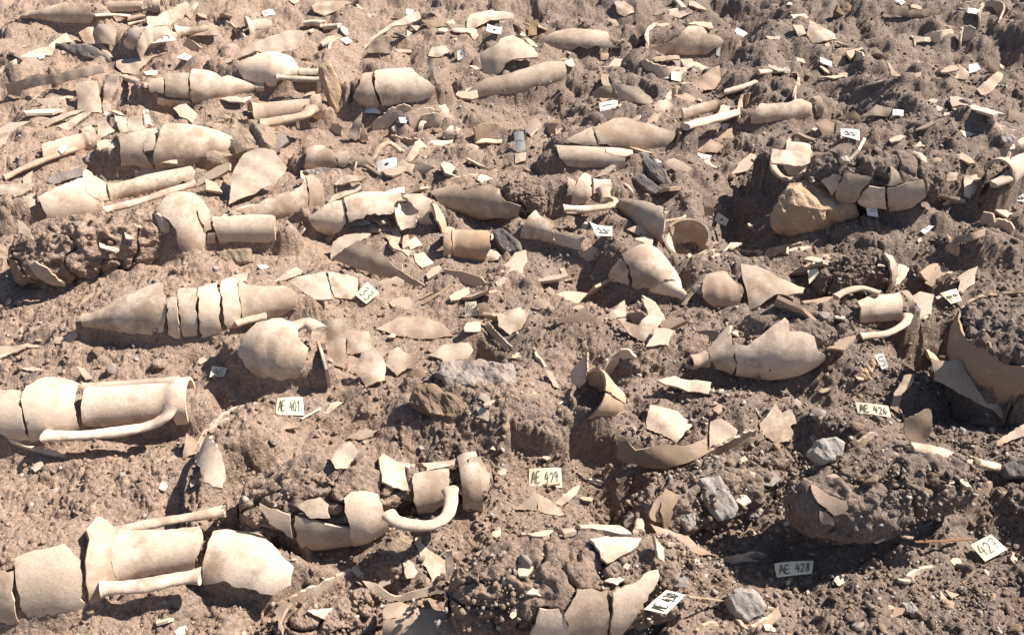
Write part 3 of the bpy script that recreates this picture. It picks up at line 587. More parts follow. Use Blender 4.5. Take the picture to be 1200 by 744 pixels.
# ================= T33
tile(600, 370)
V('tilted pot mouth with fire-orange rim, dark inside', (560,450), (345,350), 118, 'flare',
  [('rim', 'P .45,1,-150,40'), ('wall_sherd', 'P .5,.97,46,190')], dz=(-.06,.05), mat='orange', z=.3, fill=-.8, cat='pot', name='pot', skirt=.9)
F('curved grey shell standing behind the fire-orange pot', '262,260 320,190 342,165 332,300 300,332 270,312', el=28, az=-40, mat='pink', c=.08)
W('pale rim edge behind the fire-orange pot', '412,250 440,195 480,165 520,155 560,170', h=.035)
W('thin pale edge lying on soil near the fire-orange pot', '90,132 110,180 152,226', h=.02)
F('cream splinter leaning on the soil beside the fire-orange pot', '150,245 180,250 216,330 190,322', el=45)
V('grey-buff amphora with short round toe, soil showing through its broken side', (812,212), (1420,62), 180, 'belly',
  [('wall_sherd', '892,150 1000,18 992,110 1008,190 1010,250 930,228 897,202'), ('wall_sherd', '1014,115 1064,135 1236,12 1258,70 1372,90 1392,162 1424,178 1335,232 1120,272 1025,258 1012,190'), ('toe', 'P 0,.11,-180,180')], mat='grey', z=.45, fill=.95, rough=1.5)
F('long low pale sherd under the round toe', '660,290 740,270 800,290 905,300 900,356 800,342 700,312', el=55)
F('square grey-buff sherd lying in the soil', '625,405 750,430 820,495 750,571 610,506', el=52, mat='buff')
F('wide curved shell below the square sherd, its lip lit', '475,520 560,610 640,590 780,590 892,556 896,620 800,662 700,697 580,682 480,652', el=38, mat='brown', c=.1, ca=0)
F('pale end plate of the wide curved shell', '900,480 950,465 1026,520 1022,550 896,602', el=45)
W('long thin lip running up from the wide curved shell', '842,662 920,605 1000,562 1110,512', h=.02, lean=0)
C('cream tag reading AE 429 on bare soil behind the packed amphora', '78,692 222,688 228,778 76,778', 'AE 429', mat='paper_cream', el=50)
# ================= T34
tile(890, 370)
F('star-pointed buff sherd cluster on the soil', '0,490 75,390 105,440 145,425 166,490 140,500 176,566 80,577 0,522', el=48)
C('cream tag reading AE 426 beside a curved pale sherd', '437,388 585,408 600,460 448,440', 'AE 426', mat='paper_cream', el=50, dz=.015)
C('white tag marked 5 standing under the jug neck', '520,178 565,165 587,235 555,242', '5', el=45)
F('curved pale sherd beside the AE 426 tag', '655,270 705,265 700,300 650,350 630,440 595,416 610,350', el=45)
F('large curved grey shell hanging over the black pit', '775,195 850,205 920,200 950,270 990,340 1030,390 1080,385 1122,440 1100,467 1050,422 960,377 880,332 800,292', el=40, mat='grey', c=.12)
F('upright grey-brown sherd like a tombstone', '665,470 750,425 780,430 780,520 755,592 700,592 660,540', el=28, mat='brown')
S('pale cream stone behind the tombstone-like sherd', '710,370 750,355 790,400 770,440 720,432', mat='stone_pale')
H('thick tapering buff handle lying below the tombstone-like sherd', '690,598 850,632 1086,688', 36, taper=.75, lift=.6)
F('pale sherd jutting out over a shadow beside the storage jar', '1105,475 1200,425 1260,440 1200,472 1110,497', el=55)
F('pink sherd jutting out below a pale one beside the storage jar', '1075,570 1200,490 1260,500 1200,545 1085,592', el=52, mat='pink')
S('smooth grey rock with a dark hollow under it', '220,620 260,560 350,540 395,570 380,640 290,672', mat='stone_grey')
W('pale splinter edge in front of the smooth grey rock', '440,582 490,548 542,518', h=.03)
W('curved pale shell edge beside the vanished jar earth', '270,738 305,682 357,650', h=.03)
W('outer pale shell edge beside the vanished jar earth', '190,738 225,690 262,668', h=.03)
S('black glassy stone in the shadow beside the thick tapering handle', '1090,690 1150,650 1240,640 1240,740 1120,735', mat='stone_dark', depth=.5)
S('ochre crusted stone above the AE 426 tag', '440,250 470,195 520,200 512,290 460,305', mat='stone_ochre', rough=.12)
# ================= T41
tile(0, 554)
V('biggest pale amphora, two long handles along its neck, wide break across the neck', (-190,500), (1290,270), 262, 'neck:.47:.44',
  [('wall_sherd', '-60,445 45,445 110,682 60,692 -60,650'), ('wall_sherd', '65,387 200,345 290,315 365,385 368,480 392,652 340,692 240,672 130,652 92,600 62,450'), ('shoulder', '378,402 396,300 420,230 450,170 512,232 540,260 530,495 470,512 452,642 422,682 398,602'), ('neck', '535,255 700,255 902,240 912,300 880,440 700,460 532,497')],
  [('handle', '465,272 560,256 700,228 900,194 1022,170', 26, 0.2), ('handle', '460,526 640,512 800,482 908,466', 36, 0.15)], z=.05, fill=.85, rough=.4)
full()
V('wide pale shoulder lying beyond the break of the biggest amphora', (228,655), (360,690), 46, 'barrel',
  [('wall_sherd', '247,609 270,599 290,605 315,635 345,665 340,686 320,698 300,691 262,680 237,684 243,640')], z=-.1, skirt=1.15, rough=.4)
tiled()
W('thin broken rim above the wide pale shoulder', '1020,92 1060,118 1105,162 1170,250', h=.02)
C('cream tag with scrawled letters behind the biggest amphora', '740,125 800,180 680,200 690,165', 'RE', mat='paper_cream', el=62)
W('long curved shell edge behind the scrawled tag', '620,212 645,150 690,105 745,58 852,4', h=.03)
F('brown inner wall of the long curved shell edge', '600,215 612,170 640,150 655,180 640,210', el=35, mat='brown')
W('long pale shell edge on light soil behind the biggest amphora', '-15,335 20,300 70,270 150,232 245,206', h=.02)
F('rounded grey sherd above the biggest amphora', '855,166 930,95 990,120 986,157', el=50, mat='grey')
F('narrow buff sherd beside the long curved shell edge', '835,62 870,0 902,10 862,86', el=45)
F('pale sherd lying before the biggest amphora', '605,745 640,690 700,630 800,620 806,745', el=52)
S('earth-crusted rock beside the biggest amphora', '815,700 850,620 960,520 1060,480 1190,540 1260,600 1220,690 1050,750 850,760', mat='soil_rock', depth=.5, rough=.12, el=60)
F('purple-grey flat board-like sherd beside the earth-crusted rock', '990,750 1200,640 1290,600 1310,640 1200,745', el=55, mat='stone_purple', c=.5)
# ================= T42
tile(300, 554)
S('earthy pyramid-shaped stone under the big handle', '525,460 560,350 650,268 720,300 800,420 790,500 700,540 570,545', mat='soil_rock', depth=.6, el=55)
F('pale lit sherd leaning on the earthy pyramid stone', '722,300 862,398 866,470 800,492 752,400', el=45, az=40)
F('curved shell under the earthy pyramid stone', '480,490 540,500 630,560 700,540 890,490 932,500 880,532 660,587 570,572', el=40, c=.12, ca=0, mat='buff')
V('pink amphora wall, cracked across', (570,690), (980,740), 130, 'barrel',
  [('wall_sherd', '578,570 640,560 700,600 702,640 620,655 575,660'), ('wall_sherd', '576,668 622,662 704,646 706,606 820,620 868,650 830,760 570,760'), ('wall_sherd', '872,655 940,690 990,720 960,760 836,760')], mat='pink', z=.0)
F('narrow chip standing at the edge of the dark crevice', '862,355 890,350 892,450 870,482', el=30)
W('thin curved shell edge ringing a soil lump', '150,570 280,510 400,455 432,432', h=.015)
V('soil lump of a lost jar with a grey wall at one end', (120,740), (480,630), 165, 'barrel',
  [('wall_sherd', '-10,650 160,590 112,680 60,750 -10,750')], mat='grey', z=-.1, fill=1.0, cat='jar', name='jar', rough=2)
F('pale triangular chip on the lost jar lump', '230,622 352,610 310,662', el=62)
V('soil-packed amphora beside the AE 430 tag with pale plates round its rim', (955,580), (1830,460), 270, 'barrel',
  [('wall_sherd', '965,242 1040,210 1130,185 1160,197 1180,262 1080,290 980,312'), ('wall_sherd', '1168,200 1261,175 1341,195 1356,240 1331,277 1251,287 1190,265'), ('wall_sherd', '1360,215 1441,205 1458,258 1395,272'), ('wall_sherd', '1452,205 1581,215 1651,240 1705,282 1601,265 1475,252'),
   ('wall_sherd', '1511,300 1591,285 1751,290 1731,332 1591,407 1561,350'), ('wall_sherd', '1220,750 1291,615 1376,620 1428,720 1430,750'), ('wall_sherd', '1400,640 1461,525 1600,540 1606,640 1596,750 1445,750'), ('wall_sherd', '1612,540 1721,500 1826,440 1821,490 1751,590 1645,722 1606,750')],
   z=.45, fill=1.0, rough=1.6)
tile(600, 554)
F('pale end strip of the soil-packed amphora by the AE 430 tag', '645,285 690,340 692,402 662,382', el=40, az=40)
H('small knob-like toe sticking up beside the dark hollow', '575,270 578,215', 24, lift=.4, taper=.8, name='toe_sherd', cat='sherd')
F('smaller pale sherd at the edge of the AE 429 hollow', '195,130 260,80 310,50 290,100 215,155', el=55)
F('grey dusty sherd before the AE 429 tag', '10,165 60,120 105,85 125,110 110,170', el=50, mat='grey')
F('light sherd joined to the grey dusty one', '115,95 180,125 240,185 215,195 118,170', el=55)
F('pale flat stone-like sherd in the hollow', '330,40 370,15 420,40 400,60', el=60)
# ================= T43
F('brown-purple shell standing at the edge of the dark hollow', '620,190 655,120 700,70 770,100 742,170 716,252 642,216', el=38, az=20, mat='brown', c=.1)
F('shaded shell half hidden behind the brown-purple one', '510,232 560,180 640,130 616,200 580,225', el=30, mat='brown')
F('long curved brown sherd sweeping down to a point', '630,230 720,260 800,285 840,330 932,376 870,372 760,342 680,312', el=38, az=10, mat='pink', c=.12)
F('small curved brown sherd at the end of the sweeping one', '932,388 1030,365 1122,402 1000,411', el=40, mat='brown')
W('straight pale edge beside the small curved brown sherd', '1055,372 1160,368', h=.015)
W('pink rim edge above the brown-purple shell', '690,75 740,30 790,0', h=.03, mat='pink')
S('large smooth grey slab stone standing on soil', '845,25 940,8 1032,160 1010,202 940,217 870,130', mat='stone_grey', depth=.3, el=52)
S('small blue-grey stone beside the grey slab', '745,190 780,165 830,180 840,240 800,265', mat='stone_grey', depth=.4)
S('small two-toned stone behind the grey slab', '1060,150 1090,122 1142,170 1120,210 1075,205', mat='stone_grey')
C('cream tag reading AE 430 beside the jagged grey stone', '600,615 700,530 790,550 700,640', 'AE 430', mat='paper_cream', el=70, az=25, dz=.05)
S('jagged grey stone with white chips by the AE 430 tag', '975,570 1030,512 1100,530 1157,600 1130,660 1060,682 1000,640', mat='stone_grey')
W('pale splinter edge by the jagged grey stone', '820,738 880,692 945,676', h=.025)
W('curved pink shell edge below the jagged grey stone', '1000,640 1040,690 1075,708 1130,680 1205,640', h=.025, mat='pink')
H('thin root-like stick by the AE 430 tag', '800,562 870,568 965,582', 6, mat='wood', name='stick', cat='stick', lift=.8)
F('grey flat stone-like sherd near the AE 430 tag', '700,470 740,440 800,480 795,520 720,510', el=50, mat='stone_grey')
# ================= T44
tile(890, 554)
C('curled cream tag reading AE 428', '70,408 250,395 240,455 82,472', 'AE 428', mat='paper_cream', el=58, bend=.012, dz=.03)
C('tilted cream tag reading 427', '958,325 1050,277 1127,345 1025,402', '427', mat='paper_cream', el=60, dz=.01)
V('soil lump of a vanished jar with two pink shells on it', (195,150), (860,30), 225, 'barrel',
  [('wall_sherd', '226,55 300,90 392,125 400,165 340,196 240,142'), ('wall_sherd', '250,176 330,202 342,242 262,222')], mat='pink', z=.45, fill=1.0, cat='jar', name='jar', rough=2)
W('thin shell edge under the vanished jar', '206,90 216,180 290,240 402,282', h=.015)
W('pale wall edge running up to the smooth grey rock', '100,162 160,90 222,0', h=.03)
F('tiny pale chip on the gravel by the 427 tag, curled', '520,312 570,285 572,298 540,318', el=60)
F('tiny pale chip beside the curled one', '640,278 700,290 695,300 645,290', el=60)
F('small three-cornered pale chip beside a winged one', '820,535 862,582 820,580', el=60)
F('small winged pale chip beside a three-cornered one', '842,530 907,550 872,570', el=60)
S('small grey stone on the gravel by the 427 tag', '645,590 690,578 735,630 715,652 660,630', mat='stone_grey')
W('thin curved splinter on the gravel by the 427 tag', '655,512 690,462 730,438 792,424', h=.015)
W('tall dark shell edge behind the 427 tag', '945,142 1000,80 1066,20', h=.05, mat='brown')
H('reddish root lying on the gravel by the 427 tag', '705,312 830,308 952,298', 7, mat='wood_red', name='stick', cat='stick', lift=.8)
F('flat grey sherd behind the AE 428 tag', '0,0 60,-8 100,30 60,60 10,50', el=60, mat='stone_grey')
F('pale curved splinter below the AE 428 tag', '0,680 60,630 85,600 100,650 60,690', el=55)
# ------------------------------------------------------------------ terrain raster
CELL = 0.007; X0, X1, Y0, Y1 = -4.3, 4.3, 0.9, 7.0
gx = np.arange(X0, X1, CELL); gy = np.arange(Y0, Y1, CELL); NX, NY = len(gx), len(gy)
RX, RY = np.meshgrid(gx, gy)
def base(x, y):
    k = .7+.6*sstep(-.5, 1.0, x)*sstep(2.2, 3.4, y)+.5*sstep(3, 4.5, y)
    return .09*fbm(x, y, 1.1, 3, 1) + .07*k*fbm(x, y, 3.4, 3, 11) + .03*k*(np.abs(fbm(x, y, 5, 3, 15))*2-.4)
def detail(x, y):
    rgt = sstep(-.6, 1.2, x + .8*fbm(x, y, .8, 2, 71))              # looser, more gravelly to the right
    f1, f2, cid = worley(x*13 + 1.2*fbm(x, y, 9, 2, 81), y*13, 21)
    clod = (cid-.4)*sstep(.02, .3, f2-f1)*.013*(.35+.75*rgt)
    g1, g2, gid = worley(x*36+.5*fbm(x, y, 30, 2, 33), y*36, 31)
    clod = clod + (gid-.4)*sstep(.02, .2, g2-g1)*.012*(.4+.7*rgt)*sstep(-.2, .15, fbm(x, y, 2.5, 2, 61)+.06)
    crk = sstep(0, .08, f2-f1)
    rid = 1-np.abs(fbm(x, y, 7, 4, 41))*2.4
    return .009*rid + clod - .007*(1-crk)*(1-.6*rgt) + .008*fbm(x, y, 26, 4, 51, .6)
HB = base(RX, RY)
for c, rx, ry, h in MND:
    p = on_z(c, 0.02)
    q = ((RX-p[0])/rx)**2 + ((RY-p[1])/ry)**2
    q = q*(1 + .9*fbm(RX, RY, 5, 3, 7)); HB += h*np.exp(-np.clip(q, 0, 30)*1.1)
def samp(Hm, x, y):
    u = np.clip((np.asarray(x)-X0)/CELL, 0, NX-1.001); v = np.clip((np.asarray(y)-Y0)/CELL, 0, NY-1.001)
    i = u.astype(int); j = v.astype(int); fu = u-i; fv = v-j
    return (Hm[j, i]*(1-fu)+Hm[j, i+1]*fu)*(1-fv) + (Hm[j+1, i]*(1-fu)+Hm[j+1, i+1]*fu)*fv
def hit(Hm, p):
    d = ray(p); ts = np.linspace((.45-CH)/d[2], (-.45-CH)/d[2], 260)
    q = CAMP[None] + d[None]*ts[:, None]; b = q[:, 2]-samp(Hm, q[:, 0], q[:, 1])
    k = np.argmax(b < 0)
    if k == 0: return q[-1]
    f = b[k-1]/(b[k-1]-b[k]); return q[k-1]*(1-f)+q[k]*f
# ------------------------------------------------------------------ vessels: place, then shape the soil round them
PROF = dict(
 cone=[(0,.15),(.04,.2),(.09,.17),(.3,.5),(.6,.82),(.85,.97),(1,1)], cone2=[(0,.1),(.1,.3),(.3,.6),(.55,.88),(.8,1),(1,.98)],
 tube=[(0,.95),(.82,.92),(.86,1.1),(1,1.12)], jar=[(0,.3),(.05,.62),(.15,.88),(.32,1),(.48,.9),(.58,.6),(.66,.3),(.75,.24),(.95,.24),(1,.27)],
 belly=[(0,.17),(.025,.2),(.055,.15),(.12,.24),(.3,.6),(.5,.88),(.68,1),(.85,.97),(1,.85)], flange=[(0,.6),(.75,.62),(.82,.75),(.87,1),(1,1)],
 barrel=[(0,.72),(.2,.92),(.45,1),(.7,.96),(1,.8)], cup=[(0,.5),(.3,.9),(.7,1),(1,.95)], jar2=[(0,.7),(.2,.95),(.6,1),(.85,.85),(.92,.65),(.95,.78),(1,.8)],
 cyl=[(0,1),(1,1)], full2=[(0,.22),(.04,.24),(.1,.36),(.2,.62),(.33,.88),(.48,1),(.6,.98),(.67,.85),(.72,.6),(.8,.5),(1,.42)],
 flare=[(0,.55),(.4,.6),(.7,.8),(.9,.98),(.95,1.05),(1,1)], bowl=[(0,.3),(.2,.6),(.5,.85),(.85,1),(.93,1.04),(1,1)],
 jar3=[(0,.55),(.08,.5),(.15,.6),(.35,.95),(.6,1),(1,.85)], jugneck=[(0,.75),(.3,.7),(.85,.72),(.93,.78),(.95,.9),(1,.9)], pithos=[(0,.6),(.3,.88),(.6,1),(.85,.98),(1,.9)],
 potring=[(0,.8),(.5,.9),(.8,.98),(.9,1.05),(1,1.05)], jugbody=[(0,.2),(.1,.6),(.3,.92),(.5,1),(.7,.9),(.9,.6),(1,.4)])
def neckprof(tt, nr, rim=0):
    p = [(0,.85),(.4*tt,1),(.75*tt,.95),(.92*tt,.78),(tt,nr+.07),(tt+.07,nr),(.9,nr*.98)]
    return p + ([(.93,nr*1.2),(1,nr*1.22)] if rim else [(1,nr)])
TH = .0095
class Vessel: pass
def place_vessel(s):
    v = Vessel(); v.s = s
    mid = ((s['A'][0]+s['B'][0])/2, (s['A'][1]+s['B'][1])/2)
    g = on_z(mid, 0.03)
    zt = float(samp(HB, g[0], g[1])); rr = s['r']/ppm(g)
    za = zt+(s['z']+(.18 if s['z'] < .45 and max(map(abs, s['dz'])) == 0 and s['rough'] < 1.5 else 0))*rr
    v.A = on_z(s['A'], za)+0; v.B = on_z(s['B'], za)+0
    v.A = on_z(s['A'], za+s['dz'][0]); v.B = on_z(s['B'], za+s['dz'][1])
    v.r = s['r']/ppm((v.A+v.B)/2); v.L = np.linalg.norm(v.B-v.A); v.ax = (v.B-v.A)/v.L
    pr = s['prof']
    pr = neckprof(*[float(q) for q in pr.split(':')[1:]]) if pr.startswith('neck:') else PROF[pr]
    v.tt = np.array([a for a, _ in pr]); v.rr = np.array([b for _, b in pr])*v.r
    if abs(v.ax[2]) > .8: u = np.array([0, 1.0, 0])
    else: u = np.array([0, 0, 1.0])
    u = u-v.ax*np.dot(u, v.ax); v.u = u/np.linalg.norm(u)
    w_ = np.cross(v.ax, v.u)
    if np.dot(w_, CAMP-v.A) < 0: w_ = -w_
    v.w = w_
    T, TH = np.meshgrid(np.linspace(0, 1, 90), np.linspace(-math.pi, math.pi, 181)[:-1], indexing='ij')
    v.T, v.TH = T, TH; Pm, Nm = surf(v, T, TH); v.px = proj(Pm); cv = CAMP-Pm
    v.face = (Nm*cv).sum(-1)/np.linalg.norm(cv, axis=-1)
    return v
def rad(v, t):                                                     # smooth radius along the axis
    k = np.linspace(-.018, .018, 5)
    return sum(np.interp(np.clip(t+d, 0, 1), v.tt, v.rr) for d in k)/5
def surf(v, t, th):
    t = np.asarray(t, float); th = np.asarray(th, float)
    r = rad(v, t); dr = (rad(v, t+.01)-rad(v, t-.01))/(.02*v.L)
    d = np.cos(th)[..., None]*v.u + np.sin(th)[..., None]*v.w
    sd_ = v.A[0]*3.1
    wob = 1 + .012*np.sin(th*2+sd_) + .010*np.sin(th*3+t*7+sd_*2) + .006*np.sin(t*23+sd_)
    P = v.A + v.ax*(t*v.L)[..., None] + d*(r*wob)[..., None]
    N = d - v.ax*dr[..., None]; N /= np.linalg.norm(N, axis=-1, keepdims=True)
    return P, N
def px_to_param(v, poly):
    out = []; vis = v.face > .02
    for p in poly:
        d = np.hypot(v.px[..., 0]-p[0], v.px[..., 1]-p[1]); d = np.where(vis, d, 1e9)
        k = np.unravel_index(np.argmin(d), d.shape); t, th = v.T[k], v.TH[k]
        if v.face[k] < .22 and .02 < t < .98:
            j0 = v.face[k[0], (k[1]-4) % 180]; j1 = v.face[k[0], (k[1]+4) % 180]
            th += .28*(1 if j1 < j0 else -1)
        out.append([t, th])
    out = np.array(out); m = math.atan2(np.sin(out[:, 1]).mean(), np.cos(out[:, 1]).mean())
    out[:, 1] = m + (out[:, 1]-m+math.pi) % (2*math.pi) - math.pi
    out[:, 1] += .35*sstep(R(75), R(100), out[:, 1])
    return out
vessels = [place_vessel(s) for s in VES]
H1 = HB.copy(); RGH = np.zeros_like(HB)
FILLM = np.zeros_like(HB); FILLR = np.zeros_like(HB); FILLC = np.zeros_like(HB); LTOP = np.full_like(HB, -9.0)
CEIL = np.full_like(HB, 9.0)
for v in vessels:
    s = v.s; ah = v.ax[:2]; lh = np.linalg.norm(ah)
    if lh < .5:
        d = np.hypot(RX-v.B[0], RY-v.B[1]); rt = v.r*(.94 if s['fill'] > 0 else .88); q = d/rt
        zf = v.B[2]-.025+.05*(1-q**2) if s['fill'] > 0 else v.B[2]-.055-.02*(1-q**2)
        RGH = np.where(q < 1, 1.5, RGH)
        FILLR = np.where(q < 1, 1.0, FILLR); FILLC = np.where(q < 1, 1.0, FILLC); H1 = np.where(q < 1, zf, H1); H1 = np.where((q >= 1) & (q < 1.5), np.minimum(H1, v.B[2]-.02-(.22 if s['fill'] > 0 else .02)), H1); FILLM = np.where(q < 1.1, .6, FILLM)
        continue
    ah = ah/lh; e = v.r*1.5
    xs = [v.A[0], v.B[0]]; ys = [v.A[1], v.B[1]]
    i0 = max(int((min(xs)-e-X0)/CELL), 0); i1 = min(int((max(xs)+e-X0)/CELL), NX); j0 = max(int((min(ys)-e-Y0)/CELL), 0); j1 = min(int((max(ys)+e-Y0)/CELL), NY)
    if i1 <= i0 or j1 <= j0: continue
    sl_ = (slice(j0, j1), slice(i0, i1)); x = RX[sl_]-v.A[0]; y = RY[sl_]-v.A[1]
    along = (x*ah[0]+y*ah[1])/(v.L*lh); lat = np.abs(-x*ah[1]+y*ah[0])
    r = rad(v, np.clip(along, 0, 1)); zc = v.A[2] + np.clip(along, 0, 1)*(v.B[2]-v.A[2])
    end = np.maximum(np.maximum(-along, along-1), 0)*v.L
    lat2 = np.hypot(lat, end)
    kin = .97 if s['skirt'] >= 1 else max(.5, math.sqrt(max(0, 1-s['z']**2)))*.95
    ri = np.maximum(r*min(1, kin/.97)-TH-.004, .005)
    hm = np.sqrt(np.maximum(ri**2-lat2**2, 0))
    zin = zc + (hm*s['fill'] if s['fill'] >= 0 else -hm*abs(s['fill'])) - .002
    lump = s['rough'] > 1.4
    if lump:
        top = np.where(lat2 < r, zc+np.sqrt(np.maximum(ri**2-lat2**2, 0)), -9); LTOP[sl_] = np.maximum(LTOP[sl_], top)
        wl = 1-sstep(1.25, 1.9, lat2/np.maximum(r, 1e-4)); zl = zc-.45*np.maximum(r, .02)
        H1[sl_] = H1[sl_]*(1-wl)+np.minimum(H1[sl_], zl)*wl
        v.cell = (sl_, along, (x*v.w[0]+y*v.w[1]), lat2, r, zc)
        continue
    inside = lat2 < r*kin
    wgt = 1-sstep(kin, max(s['skirt'], kin+.005), lat2/np.maximum(r, 1e-4))
    Hs = H1[sl_]; skirtz = zc-.006
    new = np.where(inside, zin, np.where(wgt > 0, Hs*(1-wgt)+np.minimum(skirtz, Hs+.06)*wgt, Hs))
    lim = zc+.5*np.maximum(lat2-r, 0)+.004
    new = np.where((lat2 >= r*.97) & (lat2 < r*1.4) & (FILLR[sl_] == 0), np.minimum(new, lim), new)
    if not lump and s['fill'] > .9 and s['skirt'] >= 1: new = np.where(lat2 >= r*.97, np.maximum(new, zc-.02-1.1*np.maximum(lat2-r*.97, 0)), new)
    H1[sl_] = new
    v.cell = (sl_, along, (x*v.w[0]+y*v.w[1]), lat2, r, zc)
    FILLR[sl_] = np.maximum(FILLR[sl_], inside*1.0); FILLC[sl_] = np.where(inside, 0.0 if lump else 1.0, FILLC[sl_]); RGH[sl_] = np.where(inside, s['rough'], RGH[sl_])
    FILLM[sl_] = np.maximum(FILLM[sl_], inside*(1.0 if s['rough'] < 1.5 else .2))
H0 = H1.copy()
for it in range(22):                                               # crumbling: no soil face steeper than about 58 degrees
    for dx, dy in ((1, 0), (-1, 0), (0, 1), (0, -1)):
        H1 = np.minimum(H1, np.roll(np.roll(H1, dx, 1), dy, 0)+CELL*1.3)
H1 = np.where(FILLC > 0, H0, H1)
def blk(x, y):
    a, b, c = worley(x*30+.6*fbm(x, y, 25, 2, 35), y*30, 37); return (c-.5)*sstep(.02, .2, b-a)*.009
def bumps(x, y, z, fillm, rgh):                                    # crumbly relief in soil-space, so that steep faces break up too
    xx = x+.2*z; yy = y+.35*z
    return detail(xx, yy)*(1-fillm) + rgh*(.009*fbm(xx, yy, 14, 4, 91, .6)+.005*fbm(xx, yy, 55, 3, 97)+blk(xx, yy)-.003)
HS = H1.copy(); H1 = HS + bumps(RX, RY, HS, FILLM, RGH); HIT = np.maximum(H1, LTOP)
# ------------------------------------------------------------------ mesh helpers
def jag(poly, step, amp, closed=True):
    out = []; n = len(poly)
    for i in range(n if closed else n-1):
        a = np.array(poly[i]); b = np.array(poly[(i+1) % n]); L = np.linalg.norm(b-a)
        k = max(1, int(L/step)); nr = np.array([-(b-a)[1], (b-a)[0]])/(L+1e-9)
        key = int(abs((a+b).sum())*1e4) % 9973; rg = random.Random(key); lo = rg.uniform(-1, 1)
        for j in range(k):
            f = j/k; e = math.sin(f*math.pi)
            o = (rg.gauss(0, .45) + lo*1.5*e)*amp*min(1, e*2) if j else 0
            out.append(a*(1-f)+b*f+nr*o)
    if not closed: out.append(np.array(poly[-1]))
    return out
def inpoly(px, py, poly):
    ins = np.zeros(px.shape, bool); n = len(poly)
    for i in range(n):
        x1, y1 = poly[i]; x2, y2 = poly[(i+1) % n]
        if y1 == y2: continue
        c = ((y1 > py) != (y2 > py)) & (px < (x2-x1)*(py-y1)/(y2-y1)+x1); ins ^= c
    return ins
def fill2d(loop, step):
    """triangulate a closed 2-D loop with interior points"""
    L = np.array(loop); a0 = L.min(0); a1 = L.max(0)
    g1, g2 = np.meshgrid(np.arange(a0[0], a1[0], step), np.arange(a0[1], a1[1], step)); g1 = g1.ravel(); g2 = g2.ravel()
    g1 = g1+np.sin(g2*911)*step*.2
    m = inpoly(g1, g2, loop); g1, g2 = g1[m], g2[m]
    if len(g1):
        d = np.min(np.hypot(g1[:, None]-L[None, :, 0], g2[:, None]-L[None, :, 1]), 1); m = d > step*.45; g1, g2 = g1[m], g2[m]
    vs_ = [Vector((float(p[0]), float(p[1]))) for p in loop] + [Vector((float(a), float(b))) for a, b in zip(g1, g2)]
    n = len(loop)
    r = delaunay_2d_cdt(vs_, [(i, (i+1) % n) for i in range(n)], [], 1, 1e-6)
    return np.array([(p.x, p.y) for p in r[0]]), [tuple(f) for f in r[2]]
def solid(name, P, N, tris, th, mat, rim_noise=0.0):
    """a curved plate: outer skin P, inner skin P - N*th, with its own edge faces"""
    n = len(P); Q = P - N*th
    t0 = tris[len(tris)//2]; nn = np.cross(P[t0[1]]-P[t0[0]], P[t0[2]]-P[t0[0]])
    if np.dot(nn, N[t0[0]]) < 0: tris = [t[::-1] for t in tris]
    cnt = {}
    for t in tris:
        for a, b in ((t[0], t[1]), (t[1], t[2]), (t[2], t[0])): cnt[(a, b)] = 1
    bd = [e for e in cnt if (e[1], e[0]) not in cnt]
    vid = {}; E = []
    for a, b in bd:
        for k in (a, b):
            if k not in vid: vid[k] = 2*n+len(E); E.append(P[k]-N[k]*th*.06); E.append(Q[k]+N[k]*th*.06)
    faces = list(tris) + [tuple(n+i for i in reversed(t)) for t in tris] + [(vid[b], vid[a], vid[a]+1, vid[b]+1) for a, b in bd]
    V_ = np.concatenate([P, Q, np.array(E).reshape(-1, 3)])
    c = V_.mean(0)
    me = bpy.data.meshes.new(name); me.from_pydata((V_-c).tolist(), [], faces); me.materials.append(MATS[mat])
    sm = np.ones(len(me.polygons), bool); sm[2*len(tris):] = False
    me.polygons.foreach_set('use_smooth', sm); me.update()
    o = bpy.data.objects.new(name, me); COL.objects.link(o); o.location = c
    return o
def tag(o, label, cat, group=None):
    o['label'] = label; o['category'] = cat
    if group: o['group'] = group
    return o
def adopt(o, par):
    o.location = Vector(o.location)-par.location; o.parent = par
def smooth_line(pts, step):
    pts = [np.array(p, float) for p in pts]
    if len(pts) == 2: pts = [pts[0], (pts[0]+pts[1])/2, pts[1]]
    P = [2*pts[0]-pts[1]]+pts+[2*pts[-1]-pts[-2]]; out = []
    for i in range(1, len(P)-2):
        L = np.linalg.norm(P[i+1]-P[i]); k = max(2, int(L/step))
        for j in range(k):
            t = j/k
            out.append(.5*((2*P[i])+(P[i+1]-P[i-1])*t+(2*P[i-1]-5*P[i]+4*P[i+1]-P[i+2])*t*t+(3*P[i]-P[i-1]-3*P[i+1]+P[i+2])*t**3))
    out.append(pts[-1]); return np.array(out)
